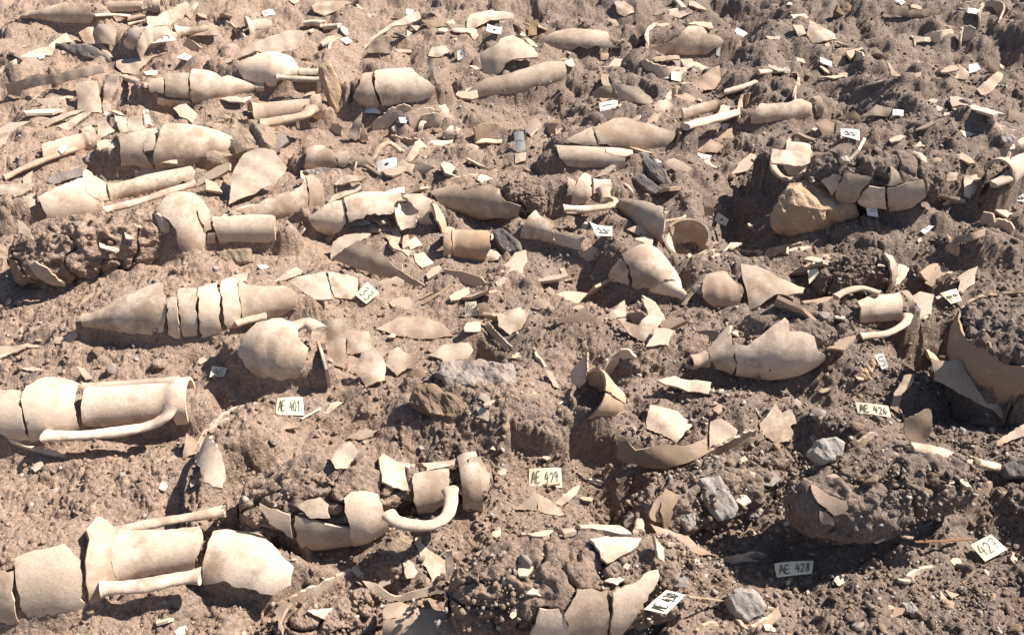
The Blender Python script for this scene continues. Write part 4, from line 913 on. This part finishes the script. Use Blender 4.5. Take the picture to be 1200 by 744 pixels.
def tube(name, pts, r, mat, flat=.64, taper=1.0, seg=16, root=0.0):
    L = smooth_line(pts, max(.008, r*.5)); n = len(L); tg = np.gradient(L, axis=0); tg /= np.linalg.norm(tg, axis=1, keepdims=True)
    ref = np.array([0, 0, 1.0]); V_ = []; rg = random.Random(int(abs(L.sum())*1e4))
    ph = rg.uniform(0, 6)
    for i in range(n):
        s_ = np.cross(tg[i], ref); s_ /= np.linalg.norm(s_)+1e-9; u_ = np.cross(s_, tg[i])
        rr = r*(1+(taper-1)*i/(n-1))*(1+.09*math.sin(i*.38+ph)+.03*math.sin(i*1.7+ph))*(1+root*(math.exp(-i*.7)+math.exp(-(n-1-i)*.7)))
        for k in range(seg):
            a = 2*math.pi*k/seg
            off = (.14*r*math.sin(2*a+ph)+.1*r*math.cos(a+ph) if i in (0, n-1) else 0)
            V_.append(L[i]+s_*math.cos(a)*rr*(1+.03*math.sin(3*a+i*.5+ph))+u_*math.sin(a)*rr*flat*(1-.16*max(0, math.sin(a))*math.exp(-(math.cos(a)/.3)**2)) + tg[i]*off*(1 if i else -1))
    faces = [(i*seg+k, i*seg+(k+1) % seg, (i+1)*seg+(k+1) % seg, (i+1)*seg+k) for i in range(n-1) for k in range(seg)]
    nf = len(faces)
    for i0, rev in ((0, True), (n-1, False)):
        c0 = len(V_); V_ += [V_[i0*seg+k] for k in range(seg)]; V_.append(L[i0])
        for k in range(seg):
            f = (c0+k, c0+(k+1) % seg, c0+seg); faces.append(f if rev is False else f[::-1])
    V_ = np.array(V_); c = V_.mean(0); me = bpy.data.meshes.new(name); me.from_pydata((V_-c).tolist(), [], [f[::-1] for f in faces]); me.materials.append(MATS[mat])
    sm = np.ones(len(me.polygons), bool); sm[nf:] = False; me.polygons.foreach_set('use_smooth', sm); me.update()
    o = bpy.data.objects.new(name, me); COL.objects.link(o); o.location = c; return o
def vn1(x): return math.sin(x*12.9898)*43758.5453 % 1 - .5
# ------------------------------------------------------------------ vessels as objects

for v in vessels:
    s = v.s; bz = (v.A+v.B)/2
    root = bpy.data.objects.new(s['name'], None); COL.objects.link(root); root.empty_display_size = .05
    root.location = (bz[0], bz[1], bz[2]-v.r*.9); tag(root, s['label'], s['cat'], s['group'])
    v.loops = []
    for nm, poly, fl in s['pieces']:
        if isinstance(poly, str):
            t0, t1, a0, a1 = [float(q) for q in poly[1:].split(',')]; fullring = a1-a0 >= 359
            n_ = 28; loop = [(t0, R(a0)+(R(a1)-R(a0))*k/n_) for k in range(n_+1)] + [(t1, R(a1)+(R(a0)-R(a1))*k/n_) for k in range(n_+1)]
            loop = np.array(loop)
            if fullring: loop[:, 1] *= .9999
            elif t1 >= .85 and len(s['pieces']) > 1 and s['prof'] in ('potring', 'pithos'):
                cut = np.cumsum(np.random.default_rng(int(a0*7+9000)).normal(0, .07, n_+1)); cut -= cut.min(); loop[n_+1:, 0] -= np.minimum(cut*.5, .35 if s['prof'] == 'potring' else .12)
        else: loop = px_to_param(v, poly); fullring = False
        if hasattr(v, 'cell'):
            sl_, al, lw_, l2, rc, zc = v.cell
            thc = np.arcsin(np.clip(lw_/np.maximum(rc, 1e-4), -1, 1))
            m = inpoly(al, thc, [tuple(p) for p in loop]) & (l2 < rc*.985)
            zz = zc+np.sqrt(np.maximum((rc*.97)**2-l2**2, 0))-TH*1.1-.003
            CEIL[sl_] = np.where(m, np.minimum(CEIL[sl_], zz), CEIL[sl_])
        v.loops.append([tuple(p) for p in loop])
        tm = loop[:, 0].mean(); ra = max(float(rad(v, tm)), .02)
        sc_ = np.array([v.L, ra]); L2 = loop*sc_
        size = np.ptp(L2, axis=0).max(); st = np.clip(size/26, .006, .016)
        if not fullring: L2 = jag(L2, max(st*1.3, .011), .0036)
        try: pts, tris = fill2d([tuple(p) for p in L2], st)
        except Exception as ex: print('fill', s['label'], ex); continue
        if not tris: print('EMPTY', s['label'], nm); continue
        Pm, Nm = surf(v, pts[:, 0]/v.L, pts[:, 1]/ra)
        off = random.uniform(-.002, .003) if not fullring else 0
        o = solid(nm, Pm+Nm*off, Nm, tris, TH if v.r > .05 else min(TH, v.r*.2), s['mat'])
        if nm == 'wall_sherd' and s['rough'] < 1.4: o.rotation_euler = [random.gauss(0, .022) for _ in range(3)]
        adopt(o, root)
    if s['rough'] > 1.4:
        cap = .45*v.rr[0]/v.L, .5*v.rr[-1]/v.L; m1, m2 = 128, 170
        tt_ = np.linspace(-cap[0], 1+cap[1], m1); TT, HH = np.meshgrid(tt_, np.linspace(-math.pi, math.pi, m2, endpoint=False), indexing='ij')
        rr_ = rad(v, np.clip(TT, 0, 1))-TH-.004
        ex = np.where(TT < 0, -TT/cap[0], np.where(TT > 1, (TT-1)/cap[1], 0)); rr_ = rr_*np.sqrt(np.maximum(1-ex**2, 1e-4))
        dd = np.cos(HH)[..., None]*v.u+np.sin(HH)[..., None]*v.w
        PP = v.A+v.ax*(TT*v.L)[..., None]+dd*rr_[..., None]
        k1 = v.r/.13
        ds = .045*k1*fbm3(PP, 8, 3, 5)-.022*np.exp(-(fbm3(PP, 11, 2, 45)/.03)**2)-.012*np.abs(fbm3(PP, 22, 3, 15))*2+.008*fbm3(PP, 60, 4, 25, .65)+.012*np.round(fbm3(PP, 34, 2, 33)*5)/5
        ds = np.minimum(ds-.004, .010)
        inp = np.zeros(TT.shape, bool)
        for lp in v.loops:
            for sh_ in (-2*math.pi, 0, 2*math.pi): inp |= inpoly(TT, HH+sh_, lp)
        ds = np.where(inp, np.minimum(ds, -.006), ds)
        PP = PP+dd*ds[..., None]
        cc_ = PP.reshape(-1, 3).mean(0); ix_ = np.arange(m1*m2).reshape(m1, m2); nx_ = np.roll(ix_, -1, 1)
        fs = np.stack([ix_[:-1], nx_[:-1], nx_[1:], ix_[1:]], -1).reshape(-1, 4)
        me = bpy.data.meshes.new('earth_fill'); me.from_pydata((PP.reshape(-1, 3)-cc_).tolist(), [], fs.tolist()+[tuple(ix_[0][::-1]), tuple(ix_[-1])]); me.materials.append(MATS['soil'])
        me.polygons.foreach_set('use_smooth', np.ones(len(me.polygons), bool)); me.update()
        o = bpy.data.objects.new('earth_fill', me); COL.objects.link(o); o.location = cc_; adopt(o, root)
    for nm, line, r, zo, zo2 in s['tubes']:
        z = (v.A[2]+v.B[2])/2+zo*v.r; ze = z if zo2 is None else (v.A[2]+v.B[2])/2+zo2*v.r
        pts = [on_z(p, z+(ze-z)*max(0, k/(len(line)-1)*2-1)) for k, p in enumerate(line)]; o = tube(nm, pts, r/ppm(pts[len(pts)//2]), s['mat'], root=.4); adopt(o, root)
# ------------------------------------------------------------------ loose things: place on the soil
SUPP = np.full_like(HB, -9.0)
def nvec(az, el):
    a, e = R(az), R(el); return np.array([math.sin(a)*math.cos(e), -math.cos(a)*math.cos(e), math.sin(e)])
def footprint(P2, zf, th):
    """tell the soil where a plate lies: soil packs up to its underside, never through it"""
    x0, y0 = P2.min(0)-.01; x1, y1 = P2.max(0)+.01
    i0 = max(int((x0-X0)/CELL), 0); i1 = min(int((x1-X0)/CELL)+1, NX); j0 = max(int((y0-Y0)/CELL), 0); j1 = min(int((y1-Y0)/CELL)+1, NY)
    if i1-i0 < 1 or j1-j0 < 1: return
    sl_ = (slice(j0, j1), slice(i0, i1)); m = inpoly(RX[sl_], RY[sl_], [tuple(p) for p in P2])
    z = zf(RX[sl_], RY[sl_])
    CEIL[sl_] = np.where(m, np.minimum(CEIL[sl_], z-th-.002), CEIL[sl_])
    SUPP[sl_] = np.where(m, np.maximum(SUPP[sl_], np.minimum(z-th-.004, H1[sl_]+.018)), SUPP[sl_])
for s in FRG:
    poly = s['poly']; low = s['anchor'] or max(poly, key=lambda p: p[1])
    q = hit(HIT, low); q = q + np.array([0, 0, s['dz']+(.009 if samp(LTOP, q[0], q[1]) > -1 else -.003)]); n = nvec(s['az'], s['el'] if s['el'] < 42 else s['el']+11)
    P3 = np.array([on_plane(p, q, n) for p in poly]); cen = P3.mean(0)
    e1 = P3[np.argmax(np.linalg.norm(P3-cen, axis=1))]-cen; e1 /= np.linalg.norm(e1); e2 = np.cross(n, e1)
    uv = np.stack([(P3-cen)@e1, (P3-cen)@e2], 1); size = np.ptp(uv, axis=0).max(); st = np.clip(size/16, .005, .014)
    L2 = jag(uv, st*.8, min(.0022, size*.02))
    try: pts, tris = fill2d([tuple(p) for p in L2], st)
    except Exception as ex: print('frag', s['label'], ex); continue
    if not tris: print('EMPTY', s['label']); continue
    ca = R(s['ca']) if s['ca'] is not None else random.uniform(-.4, .4)
    k = -pts[:, 0]*math.sin(ca)+pts[:, 1]*math.cos(ca)
    cc = s['c']; cv = 1/(2*cc)
    hgt = -cv*k**2; mx = (cv*k**2).mean(); hgt = np.clip(hgt+mx, -.04, .04)
    wob = .0015*np.sin(pts[:, 0]*90+cen[0]*50)+.001*np.sin(pts[:, 1]*120)
    Pm = cen+pts[:, :1]*e1+pts[:, 1:]*e2+n*(hgt+wob)[:, None]
    kd = -np.array([-math.sin(ca), math.cos(ca)]); sl2 = (2*cv*k)[:, None]
    Nm = n - sl2*(kd[0]*e1+kd[1]*e2); Nm /= np.linalg.norm(Nm, axis=1, keepdims=True)
    o = solid(s['name'], Pm, Nm, tris, min(s['th'], size*.14+.002), s['mat']); tag(o, s['label'], s['cat'], s['group'])
    if s['sup'] and s['el'] > 15:
        lowc = float(hgt.min())
        footprint(P3[:, :2], lambda x, y: cen[2]+np.minimum(lowc, 0)*.6-((x-cen[0])*n[0]+(y-cen[1])*n[1])/n[2], s['th']/max(n[2], .3)+.002)
for s in WAL:
    pts = []
    for p in s['line']:
        q = hit(H1, p)
        q2 = on_z(p, q[2]+s['h']*.8); q2[2] = q[2]+s['h']*.8; pts.append(q2)
    L = smooth_line(pts, .009); n = len(L); rows = 6; tot = s['h']+s['depth']
    tg = np.gradient(L, axis=0); tg[:, 2] = 0; tg /= np.linalg.norm(tg, axis=1, keepdims=True)+1e-9
    nr = np.stack([tg[:, 1], -tg[:, 0], 0*tg[:, 0]], 1)
    if nr[:, 1].mean() > 0: nr = -nr
    rg = np.array([random.gauss(0, .0022) for _ in range(n)])
    taper_ = np.minimum(1, np.minimum(np.arange(n), np.arange(n)[::-1])/3+.25)
    Pm = np.zeros((n, rows, 3))
    for k in range(rows):
        f = k/(rows-1)
        Pm[:, k] = L + np.array([0, 0, -1.0])*((f*tot)-rg*(k == 0)+(1-taper_)*s['h']*.7*(1-f))[:, None] + nr*(s['lean']*tot*(f-.5*f*f)*1.3)
    Nn = np.repeat(nr[:, None], rows, 1)+np.array([0, 0, .3*s['lean']]); Nn /= np.linalg.norm(Nn, axis=2, keepdims=True)
    tris = []
    for i in range(n-1):
        for k in range(rows-1):
            a = i*rows+k; tris += [(a, a+1, a+rows+1), (a, a+rows+1, a+rows)]
    o = solid(s['name'], Pm.reshape(-1, 3), Nn.reshape(-1, 3), tris, s['th'], s['mat']); tag(o, s['label'], s['cat'], s['group'])
for s in TUB:
    g = [hit(HIT, p) for p in s['line']]; r = s['r']/ppm(g[len(g)//2]); zz = [q[2] for q in g]
    zl = np.interp(range(len(g)), [0, len(g)-1], [zz[0], zz[-1]]) if len(g) > 1 else zz
    arch = s['lift'] > 1.2
    pts = []
    for i, p in enumerate(s['line']):
        z = max(zl[i], zz[i]*.7+zl[i]*.3) + r*s['lift']
        if arch and i in (0, len(g)-1): z -= r*2.5
        pts.append(on_z(p, z))
    o = tube(s['name'], pts, r, s['mat'], s['flat'], s['taper']); tag(o, s['label'], s['cat'], s['group'])
def rock_noise(P, sd, sc):
    x, y, z = P[:, 0]*sc+sd, P[:, 1]*sc-sd, P[:, 2]*sc
    return fbm(x+z*.7, y-z*.4, 1, 4, 3, .55)+fbm(z+9, x*.8+y*.5, 1, 3, 8)*.7
for s in STO:
    poly = s['poly']; low = max(poly, key=lambda p: p[1]); q = hit(HIT, low); q = q+np.array([0, 0, s['dz']+(.02 if samp(LTOP, q[0], q[1]) > -1 else -.008)]); n = nvec(s['az'], s['el'])
    P3 = np.array([on_plane(p, q, n) for p in poly]); cen = P3.mean(0); sz = np.linalg.norm(P3-cen, axis=1).mean()
    dp = sz*s['depth']
    pts = [cen+(p-cen)*.78+n*dp*.30 for p in P3]+[p-n*dp*.12 for p in P3]+[cen+(p-cen)*.9-n*dp*.9-np.array([0, 0, dp*.4]) for p in P3]
    bm = bmesh.new()
    for p in pts: bm.verts.new(Vector(p-cen))
    r_ = bmesh.ops.convex_hull(bm, input=bm.verts); bmesh.ops.delete(bm, geom=[g for g in r_['geom_interior'] if isinstance(g, bmesh.types.BMVert)], context='VERTS')
    lone = [x for x in bm.verts if not x.link_faces]; bmesh.ops.delete(bm, geom=lone, context='VERTS')
    bmesh.ops.triangulate(bm, faces=bm.faces)
    for it in range(4):
        es = [e for e in bm.edges if e.calc_length() > sz*.22]
        if not es: break
        bmesh.ops.subdivide_edges(bm, edges=es, cuts=1); bmesh.ops.triangulate(bm, faces=bm.faces)
    bmesh.ops.smooth_vert(bm, verts=bm.verts, factor=.35, use_axis_x=True, use_axis_y=True, use_axis_z=True)
    es = [e for e in bm.edges if e.calc_length() > sz*.1]
    bmesh.ops.subdivide_edges(bm, edges=es, cuts=1); bmesh.ops.triangulate(bm, faces=bm.faces)
    bm.normal_update()
    co_ = np.array([x.co for x in bm.verts]); nn_ = rock_noise(co_/sz, cen[0]*7, 1.8)
    for x, d_ in zip(bm.verts, nn_): x.co += x.normal*float(d_)*sz*s['rough']*2.2
    me = bpy.data.meshes.new(s['name']); bm.to_mesh(me); bm.free(); me.materials.append(MATS[s['mat']])
    if s['rough'] < .08:
        me.polygons.foreach_set('use_smooth', np.ones(len(me.polygons), bool))
        try: me.set_sharp_from_angle(angle=R(32))
        except Exception: pass
    o = bpy.data.objects.new(s['name'], me); COL.objects.link(o); o.location = cen; tag(o, s['label'], s['cat'], s['group'])
# ------------------------------------------------------------------ find tags with pen strokes
GL = {'A': ['0,0 .5,1 1,0', '.2,.38 .85,.42'], 'E': ['.9,1 .1,.95 0,0 .9,.03', '.05,.5 .75,.53'], 'R': ['0,0 .1,1 .7,.95 .8,.65 .1,.5 .9,0'], '0': ['.5,1 .1,.7 .15,.2 .5,0 .85,.3 .85,.75 .5,1'], '1': ['.3,.8 .6,1 .5,0'],
 '2': ['.1,.8 .4,1 .8,.8 .7,.5 .1,.02 .9,.05'], '3': ['.1,.9 .6,1 .8,.75 .4,.52 .85,.3 .6,0 .1,.08'], '4': ['.45,1 .05,.4 .9,.42', '.7,.75 .62,0'], '5': ['.85,1 .2,.98 .15,.55 .6,.6 .85,.3 .6,.02 .1,.08'], '6': ['.75,1 .25,.6 .15,.25 .5,0 .85,.25 .6,.5 .2,.35'],
 '7': ['.05,.95 .9,1 .4,0', '.3,.5 .8,.52'], '8': ['.5,.52 .15,.78 .5,1 .85,.78 .5,.52 .1,.25 .5,0 .9,.25 .5,.52'], '9': ['.85,.75 .5,1 .15,.75 .5,.5 .85,.7 .7,0'], '-': ['0,.5 .4,.58 1,.48'], '=': ['0,.7 1,.68', '.1,.3 .9,.32'], '.': ['.42,.5 .58,.54 .5,.44 .42,.5'], '~': ['0,.4 .2,.75 .35,.35 .6,.7 .75,.4 1,.65', '.1,.1 .9,.16']}
for s in CAR:
    poly = s['poly']; low = max(poly, key=lambda p: p[1]); q = hit(HIT, low); q = q+np.array([0, 0, s['dz']+(.016 if samp(LTOP, q[0], q[1]) > -1 else .007)]); n = nvec(s['az'], s['el'])
    P3 = np.array([on_plane(p, q, n) for p in poly])
    # corners in order top-left, top-right, bottom-right, bottom-left for quads
    quad = P3 if len(P3) == 4 else np.array([P3[0], P3[-3], P3[-2], P3[-1]])
    cen = P3.mean(0); e1 = quad[1]-quad[0]; e1 = e1/np.linalg.norm(e1); e2 = np.cross(n, e1)
    uv = np.stack([(P3-cen)@e1, (P3-cen)@e2], 1); size = np.ptp(uv, axis=0).max()
    pts, tris = fill2d([tuple(p) for p in jag(uv, size/7, .0004)], size/6)
    bend = s['bend'] or size*random.uniform(.03, .09); sg = random.choice((-1, 1))
    bz_ = lambda p: n*(bend*sg*((p[..., 0]/size*2)**2-.3))[..., None]
    Pm = cen+pts[:, :1]*e1+pts[:, 1:]*e2+bz_(pts); Nm = np.repeat(n[None], len(Pm), 0)
    o = solid('find_tag', Pm, Nm, tris, .0014, s['mat']); tag(o, s['label'], 'tag', s['group'])
    footprint(P3[:, :2], lambda x, y: cen[2]-.006-((x-cen[0])*n[0]+(y-cen[1])*n[1])/n[2], .004)
    if s['text']:
        Vt, Ft = [], []; tx = s['text']; nc = len(tx)
        lw = size*.021 if nc > 2 else size*.034
        if tx in '.': lw = size*.09
        qc = np.stack([(quad-cen)@e1, (quad-cen)@e2], 1)
        def q2(a, b): return (qc[0]*(1-a)+qc[1]*a)*b + (qc[3]*(1-a)+qc[2]*a)*(1-b)
        cw = .84/nc; tops = .80; bots = .22
        for i, ch in enumerate(tx):
            if ch == ' ': continue
            jx, jy = random.uniform(-.01, .01), random.uniform(-.04, .04)
            for stroke in GL[ch]:
                L = [tuple(float(z) for z in a.split(',')) for a in stroke.split()]
                L = [q2(.08+jx+(i+.1+.8*a)*cw, bots+jy+(tops-bots)*b) for a, b in L]
                if len(L) > 2: L = list(smooth_line([np.append(p, 0) for p in L], size*.02)[:, :2])
                for a, b in zip(L[:-1], L[1:]):
                    d = b-a; d = d/(np.linalg.norm(d)+1e-9); m_ = np.array([-d[1], d[0]])*lw*.5; d = d*lw*.35
                    k = len(Vt); Vt += [a-d-m_, b+d-m_, b+d+m_, a-d+m_]; Ft.append((k, k+1, k+2, k+3))
        Vt = np.array(Vt); P_t = cen+Vt[:, :1]*e1+Vt[:, 1:]*e2+bz_(Vt)+n*.0009
        P_t = P_t + n*(np.repeat(np.arange(len(Vt)//4), 4)*.00001)[:, None]
        me = bpy.data.meshes.new('lettering'); me.from_pydata((P_t-cen).tolist(), [], Ft); me.materials.append(MATS['ink'])
        l = bpy.data.objects.new('lettering', me); COL.objects.link(l); l.location = cen; adopt(l, o)
# ------------------------------------------------------------------ final soil sheet
T_ = SUPP.copy()
for it in range(9):
    for dx, dy in ((1, 0), (-1, 0), (0, 1), (0, -1)):
        sh = np.roll(np.roll(T_, dx, 1), dy, 0); T_ = np.maximum(T_, sh-CELL*1.3)
LIM = np.where(CEIL < 5, CEIL+.004, 9.0)
for it in range(7):
    for dx, dy in ((1, 0), (-1, 0), (0, 1), (0, -1)):
        LIM = np.minimum(LIM, np.roll(np.roll(LIM, dx, 1), dy, 0)+CELL*.55)
LIM = np.where(LIM < 5, LIM, LIM); LIM = np.where((FILLM > 0) | (FILLR > 0), 9.0, LIM)
H2 = np.minimum(np.minimum(np.maximum(HS, np.where(T_ > -5, T_, -9)), LIM+.004), CEIL)
LOCK = np.where(CEIL < 5, 1.0, FILLM); LOCKD = np.where(LIM < 5, 1.0, 0.0)
yp = np.linspace(900, -160, 640); ys = np.array([on_z((600, p), 0)[1] for p in yp])
lo = ys[0]; ys = np.concatenate([lo-np.geomspace(40, .12, 14), ys, ys[-1]+np.geomspace(.1, 120, 22)])
cs = np.linspace(-1.22, 1.22, 840); gap = np.geomspace(.012, 40, 22)
cs = np.concatenate([-1.22-gap[::-1], cs, 1.22+gap])
dep = np.clip(ys, .9, 7)*CS+CH*SN
GX = cs[None]*(dep*.5)[:, None]; GY = np.repeat(ys[:, None], len(cs), 1)
inr = (GX > X0) & (GX < X1-CELL) & (GY > Y0) & (GY < Y1-CELL)
edge = np.clip(np.minimum(np.minimum(GX-X0, X1-GX), np.minimum(GY-Y0, Y1-GY))/.25, 0, 1)
far = base(GX, GY)
GZ = np.where(inr, samp(H2, GX, GY)*edge+far*(1-edge), far)
BL = H2.copy()                                                     # smoothed soil for the push directions
for it in range(3): BL = (BL+np.roll(BL, 1, 0)+np.roll(BL, -1, 0)+np.roll(BL, 1, 1)+np.roll(BL, -1, 1))/5
gyr, gxr = np.gradient(BL, CELL)
nxm = np.where(inr, -samp(gxr, GX, GY), 0); nym = np.where(inr, -samp(gyr, GX, GY), 0); nl = np.sqrt(1+nxm**2+nym**2)
ceilm = np.where(inr, samp(np.where(CEIL < 5, 1.0, 0.0), GX, GY), 0); fm = np.where(inr, samp(FILLM, GX, GY), 0); rg_ = np.where(inr, samp(RGH, GX, GY), 0)
dsp = bumps(GX, GY, GZ, fm, rg_)
xx, yy = GX+.2*GZ, GY+.35*GZ
fine = .006*fbm(xx, yy, 75, 3, 101, .6)
h1, h2, hid = worley(xx*95, yy*95, 111); fine = fine + (hid-.4)*sstep(.03, .25, h2-h1)*.005
dsp = (dsp+fine)*(1-.6*np.where(inr, samp(np.where(LIM < 5, 1.0, 0.0), GX, GY), 0))
dsp = np.where(ceilm > .02, np.minimum(dsp*(1-ceilm), .002*(1-ceilm)), dsp)
MX, MY, MZ = GX+dsp*nxm/nl, GY+dsp*nym/nl, GZ+dsp/nl
ny, nx = GX.shape
Vg = np.stack([MX, MY, MZ], -1).reshape(-1, 3)
idx = np.arange(ny*nx).reshape(ny, nx)
Fg = np.stack([idx[:-1, :-1], idx[:-1, 1:], idx[1:, 1:], idx[1:, :-1]], -1).reshape(-1, 4)
me = bpy.data.meshes.new('ground')
me.vertices.add(len(Vg)); me.vertices.foreach_set('co', Vg.ravel().astype(np.float32))
me.loops.add(Fg.size); me.loops.foreach_set('vertex_index', Fg.ravel().astype(np.int32))
me.polygons.add(len(Fg)); me.polygons.foreach_set('loop_start', np.arange(0, Fg.size, 4, dtype=np.int32))
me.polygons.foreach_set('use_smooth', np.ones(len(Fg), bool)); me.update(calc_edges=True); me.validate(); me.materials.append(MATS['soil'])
g = bpy.data.objects.new('ground', me); COL.objects.link(g); g['kind'] = 'structure'; g['label'] = 'stony tan and grey excavated soil with lumps and hollows'
# ------------------------------------------------------------------ gravel and crumbs (uncountable), small loose chips (countable)
rng = np.random.default_rng(5)
H2 = H2+np.where(CEIL < 5, 0, bumps(RX, RY, H2, FILLM, RGH)); H2 = np.where(CEIL < 5, np.minimum(H2, CEIL), np.maximum(H2, LTOP-.008))
def ground_pts(n, wmul=1.15, bias=None):
    yy = rng.uniform(-60, 860, n); xx = rng.uniform(600-600*wmul, 600+600*wmul, n)
    P = np.array([on_z((a, b), 0.0) for a, b in zip(xx, yy)])
    P[:, :2] += rng.normal(0, .02, (n, 2)); return P
def pebbles(name, label, n, smin, smax, mats, weights, dens, sub=1):
    bm = bmesh.new(); bmesh.ops.create_icosphere(bm, subdivisions=sub, radius=1)
    bv = np.array([x.co for x in bm.verts]); bf = np.array([[x.index for x in f.verts] for f in bm.faces]); bm.free()
    P = ground_pts(n); keep = (rng.uniform(0, 1, n) < dens(P[:, 0], P[:, 1])) & ((samp(LOCKD, P[:, 0], P[:, 1]) < .3) | (sub == 1)); P = P[keep]; n = len(P)
    z = samp(H2, P[:, 0], P[:, 1]); sz = smin*(smax/smin)**(rng.uniform(0, 1, n)**2.2)
    sc = sz[:, None]*rng.uniform(.55, 1.25, (n, 3)); sc[:, 2] *= .75
    a = rng.uniform(0, 6.28, n); jit = 1+rng.uniform(-.3, .3, (n, len(bv), 1))*(1 if sub == 1 else .22)
    vv = bv[None]*jit
    if sub > 1:
        for k in range(6):
            d_ = rng.normal(0, 1, (n, 1, 3)); d_ /= np.linalg.norm(d_, axis=2, keepdims=True)
            vv = vv-np.maximum((vv*d_).sum(2, keepdims=True)-rng.uniform(.25, .6, (n, 1, 1)), 0)*d_
        vv *= 1.3
    vv = vv*sc[:, None]; ca, sa = np.cos(a)[:, None], np.sin(a)[:, None]
    til = rng.normal(0, .4, (n, 1)); zz = vv[..., 2]+vv[..., 0]*til
    vv = np.stack([vv[..., 0]*ca-vv[..., 1]*sa+P[:, :1], vv[..., 0]*sa+vv[..., 1]*ca+P[:, 1:2], zz+(z+sz*.22)[:, None]], -1)
    ff = (bf[None]+(np.arange(n)*len(bv))[:, None, None]).reshape(-1, 3)
    me = bpy.data.meshes.new(name); vv = vv.reshape(-1, 3)
    me.vertices.add(len(vv)); me.vertices.foreach_set('co', vv.ravel().astype(np.float32))
    me.loops.add(ff.size); me.loops.foreach_set('vertex_index', ff.ravel().astype(np.int32))
    me.polygons.add(len(ff)); me.polygons.foreach_set('loop_start', np.arange(0, ff.size, 3, dtype=np.int32))
    mi = np.repeat(rng.choice(len(mats), n, p=weights), len(bf)); me.polygons.foreach_set('material_index', mi.astype(np.int32))
    me.update(calc_edges=True)
    for m_ in mats: me.materials.append(MATS[m_])
    o = bpy.data.objects.new(name, me); COL.objects.link(o); o['kind'] = 'stuff'; o['label'] = label; o['category'] = 'gravel'
dens = lambda x, y: .25+.75*sstep(-.9, .9, x+.9*fbm(x, y, 1.3, 3, 131))
dens2 = lambda x, y: (.35+.65*sstep(-.8, 1, x))*sstep(-.25, .2, fbm(x, y, 2.2, 3, 141))
pebbles('gravel', 'fine gravel and soil crumbs strewn over the dig', 72000, .002, .010, ['soil', 'soil_rock', 'stone_grey', 'stone_brown', 'stone_pale'], [.62, .10, .13, .13, .02], dens)
pebbles('rubble', 'small stones and soil clods lying on the dig', 2000, .006, .024, ['soil', 'stone_grey', 'stone_brown', 'stone_purple'], [.62, .14, .14, .10], dens2, 2)
# small chips of pot: a few shared shapes, each chip its own object
chip = []
for k in range(14):
    nn = random.randint(4, 7); ph = random.uniform(0, 6)
    loop = [(math.cos(ph+2*math.pi*i/nn)*random.uniform(.6, 1.1), math.sin(ph+2*math.pi*i/nn)*random.uniform(.35, .8)) for i in range(nn)]
    pts, tris = fill2d([tuple(p) for p in jag(np.array(loop), .35, .05)], .5)
    cv = random.uniform(.1, .4); P = np.stack([pts[:, 0], pts[:, 1], -cv*pts[:, 1]**2+.1], 1); N = np.stack([0*pts[:, 0], 2*cv*pts[:, 1], 1+0*pts[:, 0]], 1); N /= np.linalg.norm(N, axis=1, keepdims=True)
    for mt in ('buff', 'cream', 'grey', 'pink'):
        if mt == 'buff': o = solid('pottery_chip', P, N, tris, .22, mt); me0 = o.data; bpy.data.objects.remove(o); chip.append(me0)
        else: m2 = me0.copy(); m2.materials.clear(); m2.materials.append(MATS[mt]); chip.append(m2)
def scatter_chip(x, y, sz, rz, tx, ty, me):
    o = bpy.data.objects.new('pottery_chip', me); COL.objects.link(o)
    o.location = (x, y, float(samp(H2, x, y))+sz*.05); o.scale = (sz,)*3; o.rotation_euler = (tx, ty, rz)
    mn = me.materials[0].name; tag(o, 'small %s pottery chip lying loose on the soil' % {'grey': 'grey', 'pink': 'pinkish', 'cream': 'cream', 'buff': 'buff'}[mn], 'chip', G1)
P = ground_pts(640, 1.0); cnt_ = 0
for p in P:
    pr = proj(np.array([p[0], p[1], float(samp(H2, p[0], p[1]))]))
    if not (5 < pr[0] < 1195 and 3 < pr[1] < 420) or cnt_ >= 170 or samp(LOCK, p[0], p[1]) > .3: continue
    if pr[0] < 400 and pr[1] > 230: continue
    me = random.choice([c_ for c_ in chip if c_.materials[0].name != 'cream']); o = bpy.data.objects.new('pottery_sherd', me); COL.objects.link(o); sz = random.uniform(.035, .075); cnt_ += 1
    o.location = (p[0], p[1], float(samp(H2, p[0], p[1]))+sz*.12); o.scale = (sz*random.uniform(.9, 1.5), sz*random.uniform(.7, 1.1), sz*.8)
    up = random.random() < .4; o.rotation_euler = (random.uniform(.7, 1.2)*random.choice((1, 1, -1)) if up else random.gauss(.1, .25), random.gauss(0, .25), random.uniform(-.9, .9) if up else random.uniform(0, 6.28))
    mn = me.materials[0].name; tag(o, '%s broken sherd %s among the rows of broken pots' % ({'pink': 'pinkish'}.get(mn, mn), 'tipped on edge' if up else 'lying flat'), 'sherd', 'broken sherds among the rows of pots')
P = ground_pts(420, 1.0); cnt_ = 0
for p in P:
    pr = proj(np.array([p[0], p[1], float(samp(H2, p[0], p[1]))]))
    if not (5 < pr[0] < 1195 and 3 < pr[1] < 740) or cnt_ >= 270: continue
    if samp(LOCK, p[0], p[1]) > .3: continue
    far_ = p[1] > 3.0
    sz = random.uniform(.012, .030)*(1.6 if far_ else 1.0); cnt_ += 1
    scatter_chip(p[0], p[1], sz, random.uniform(0, 6.28), random.gauss(.15, .35), random.gauss(0, .35), random.choice(chip))
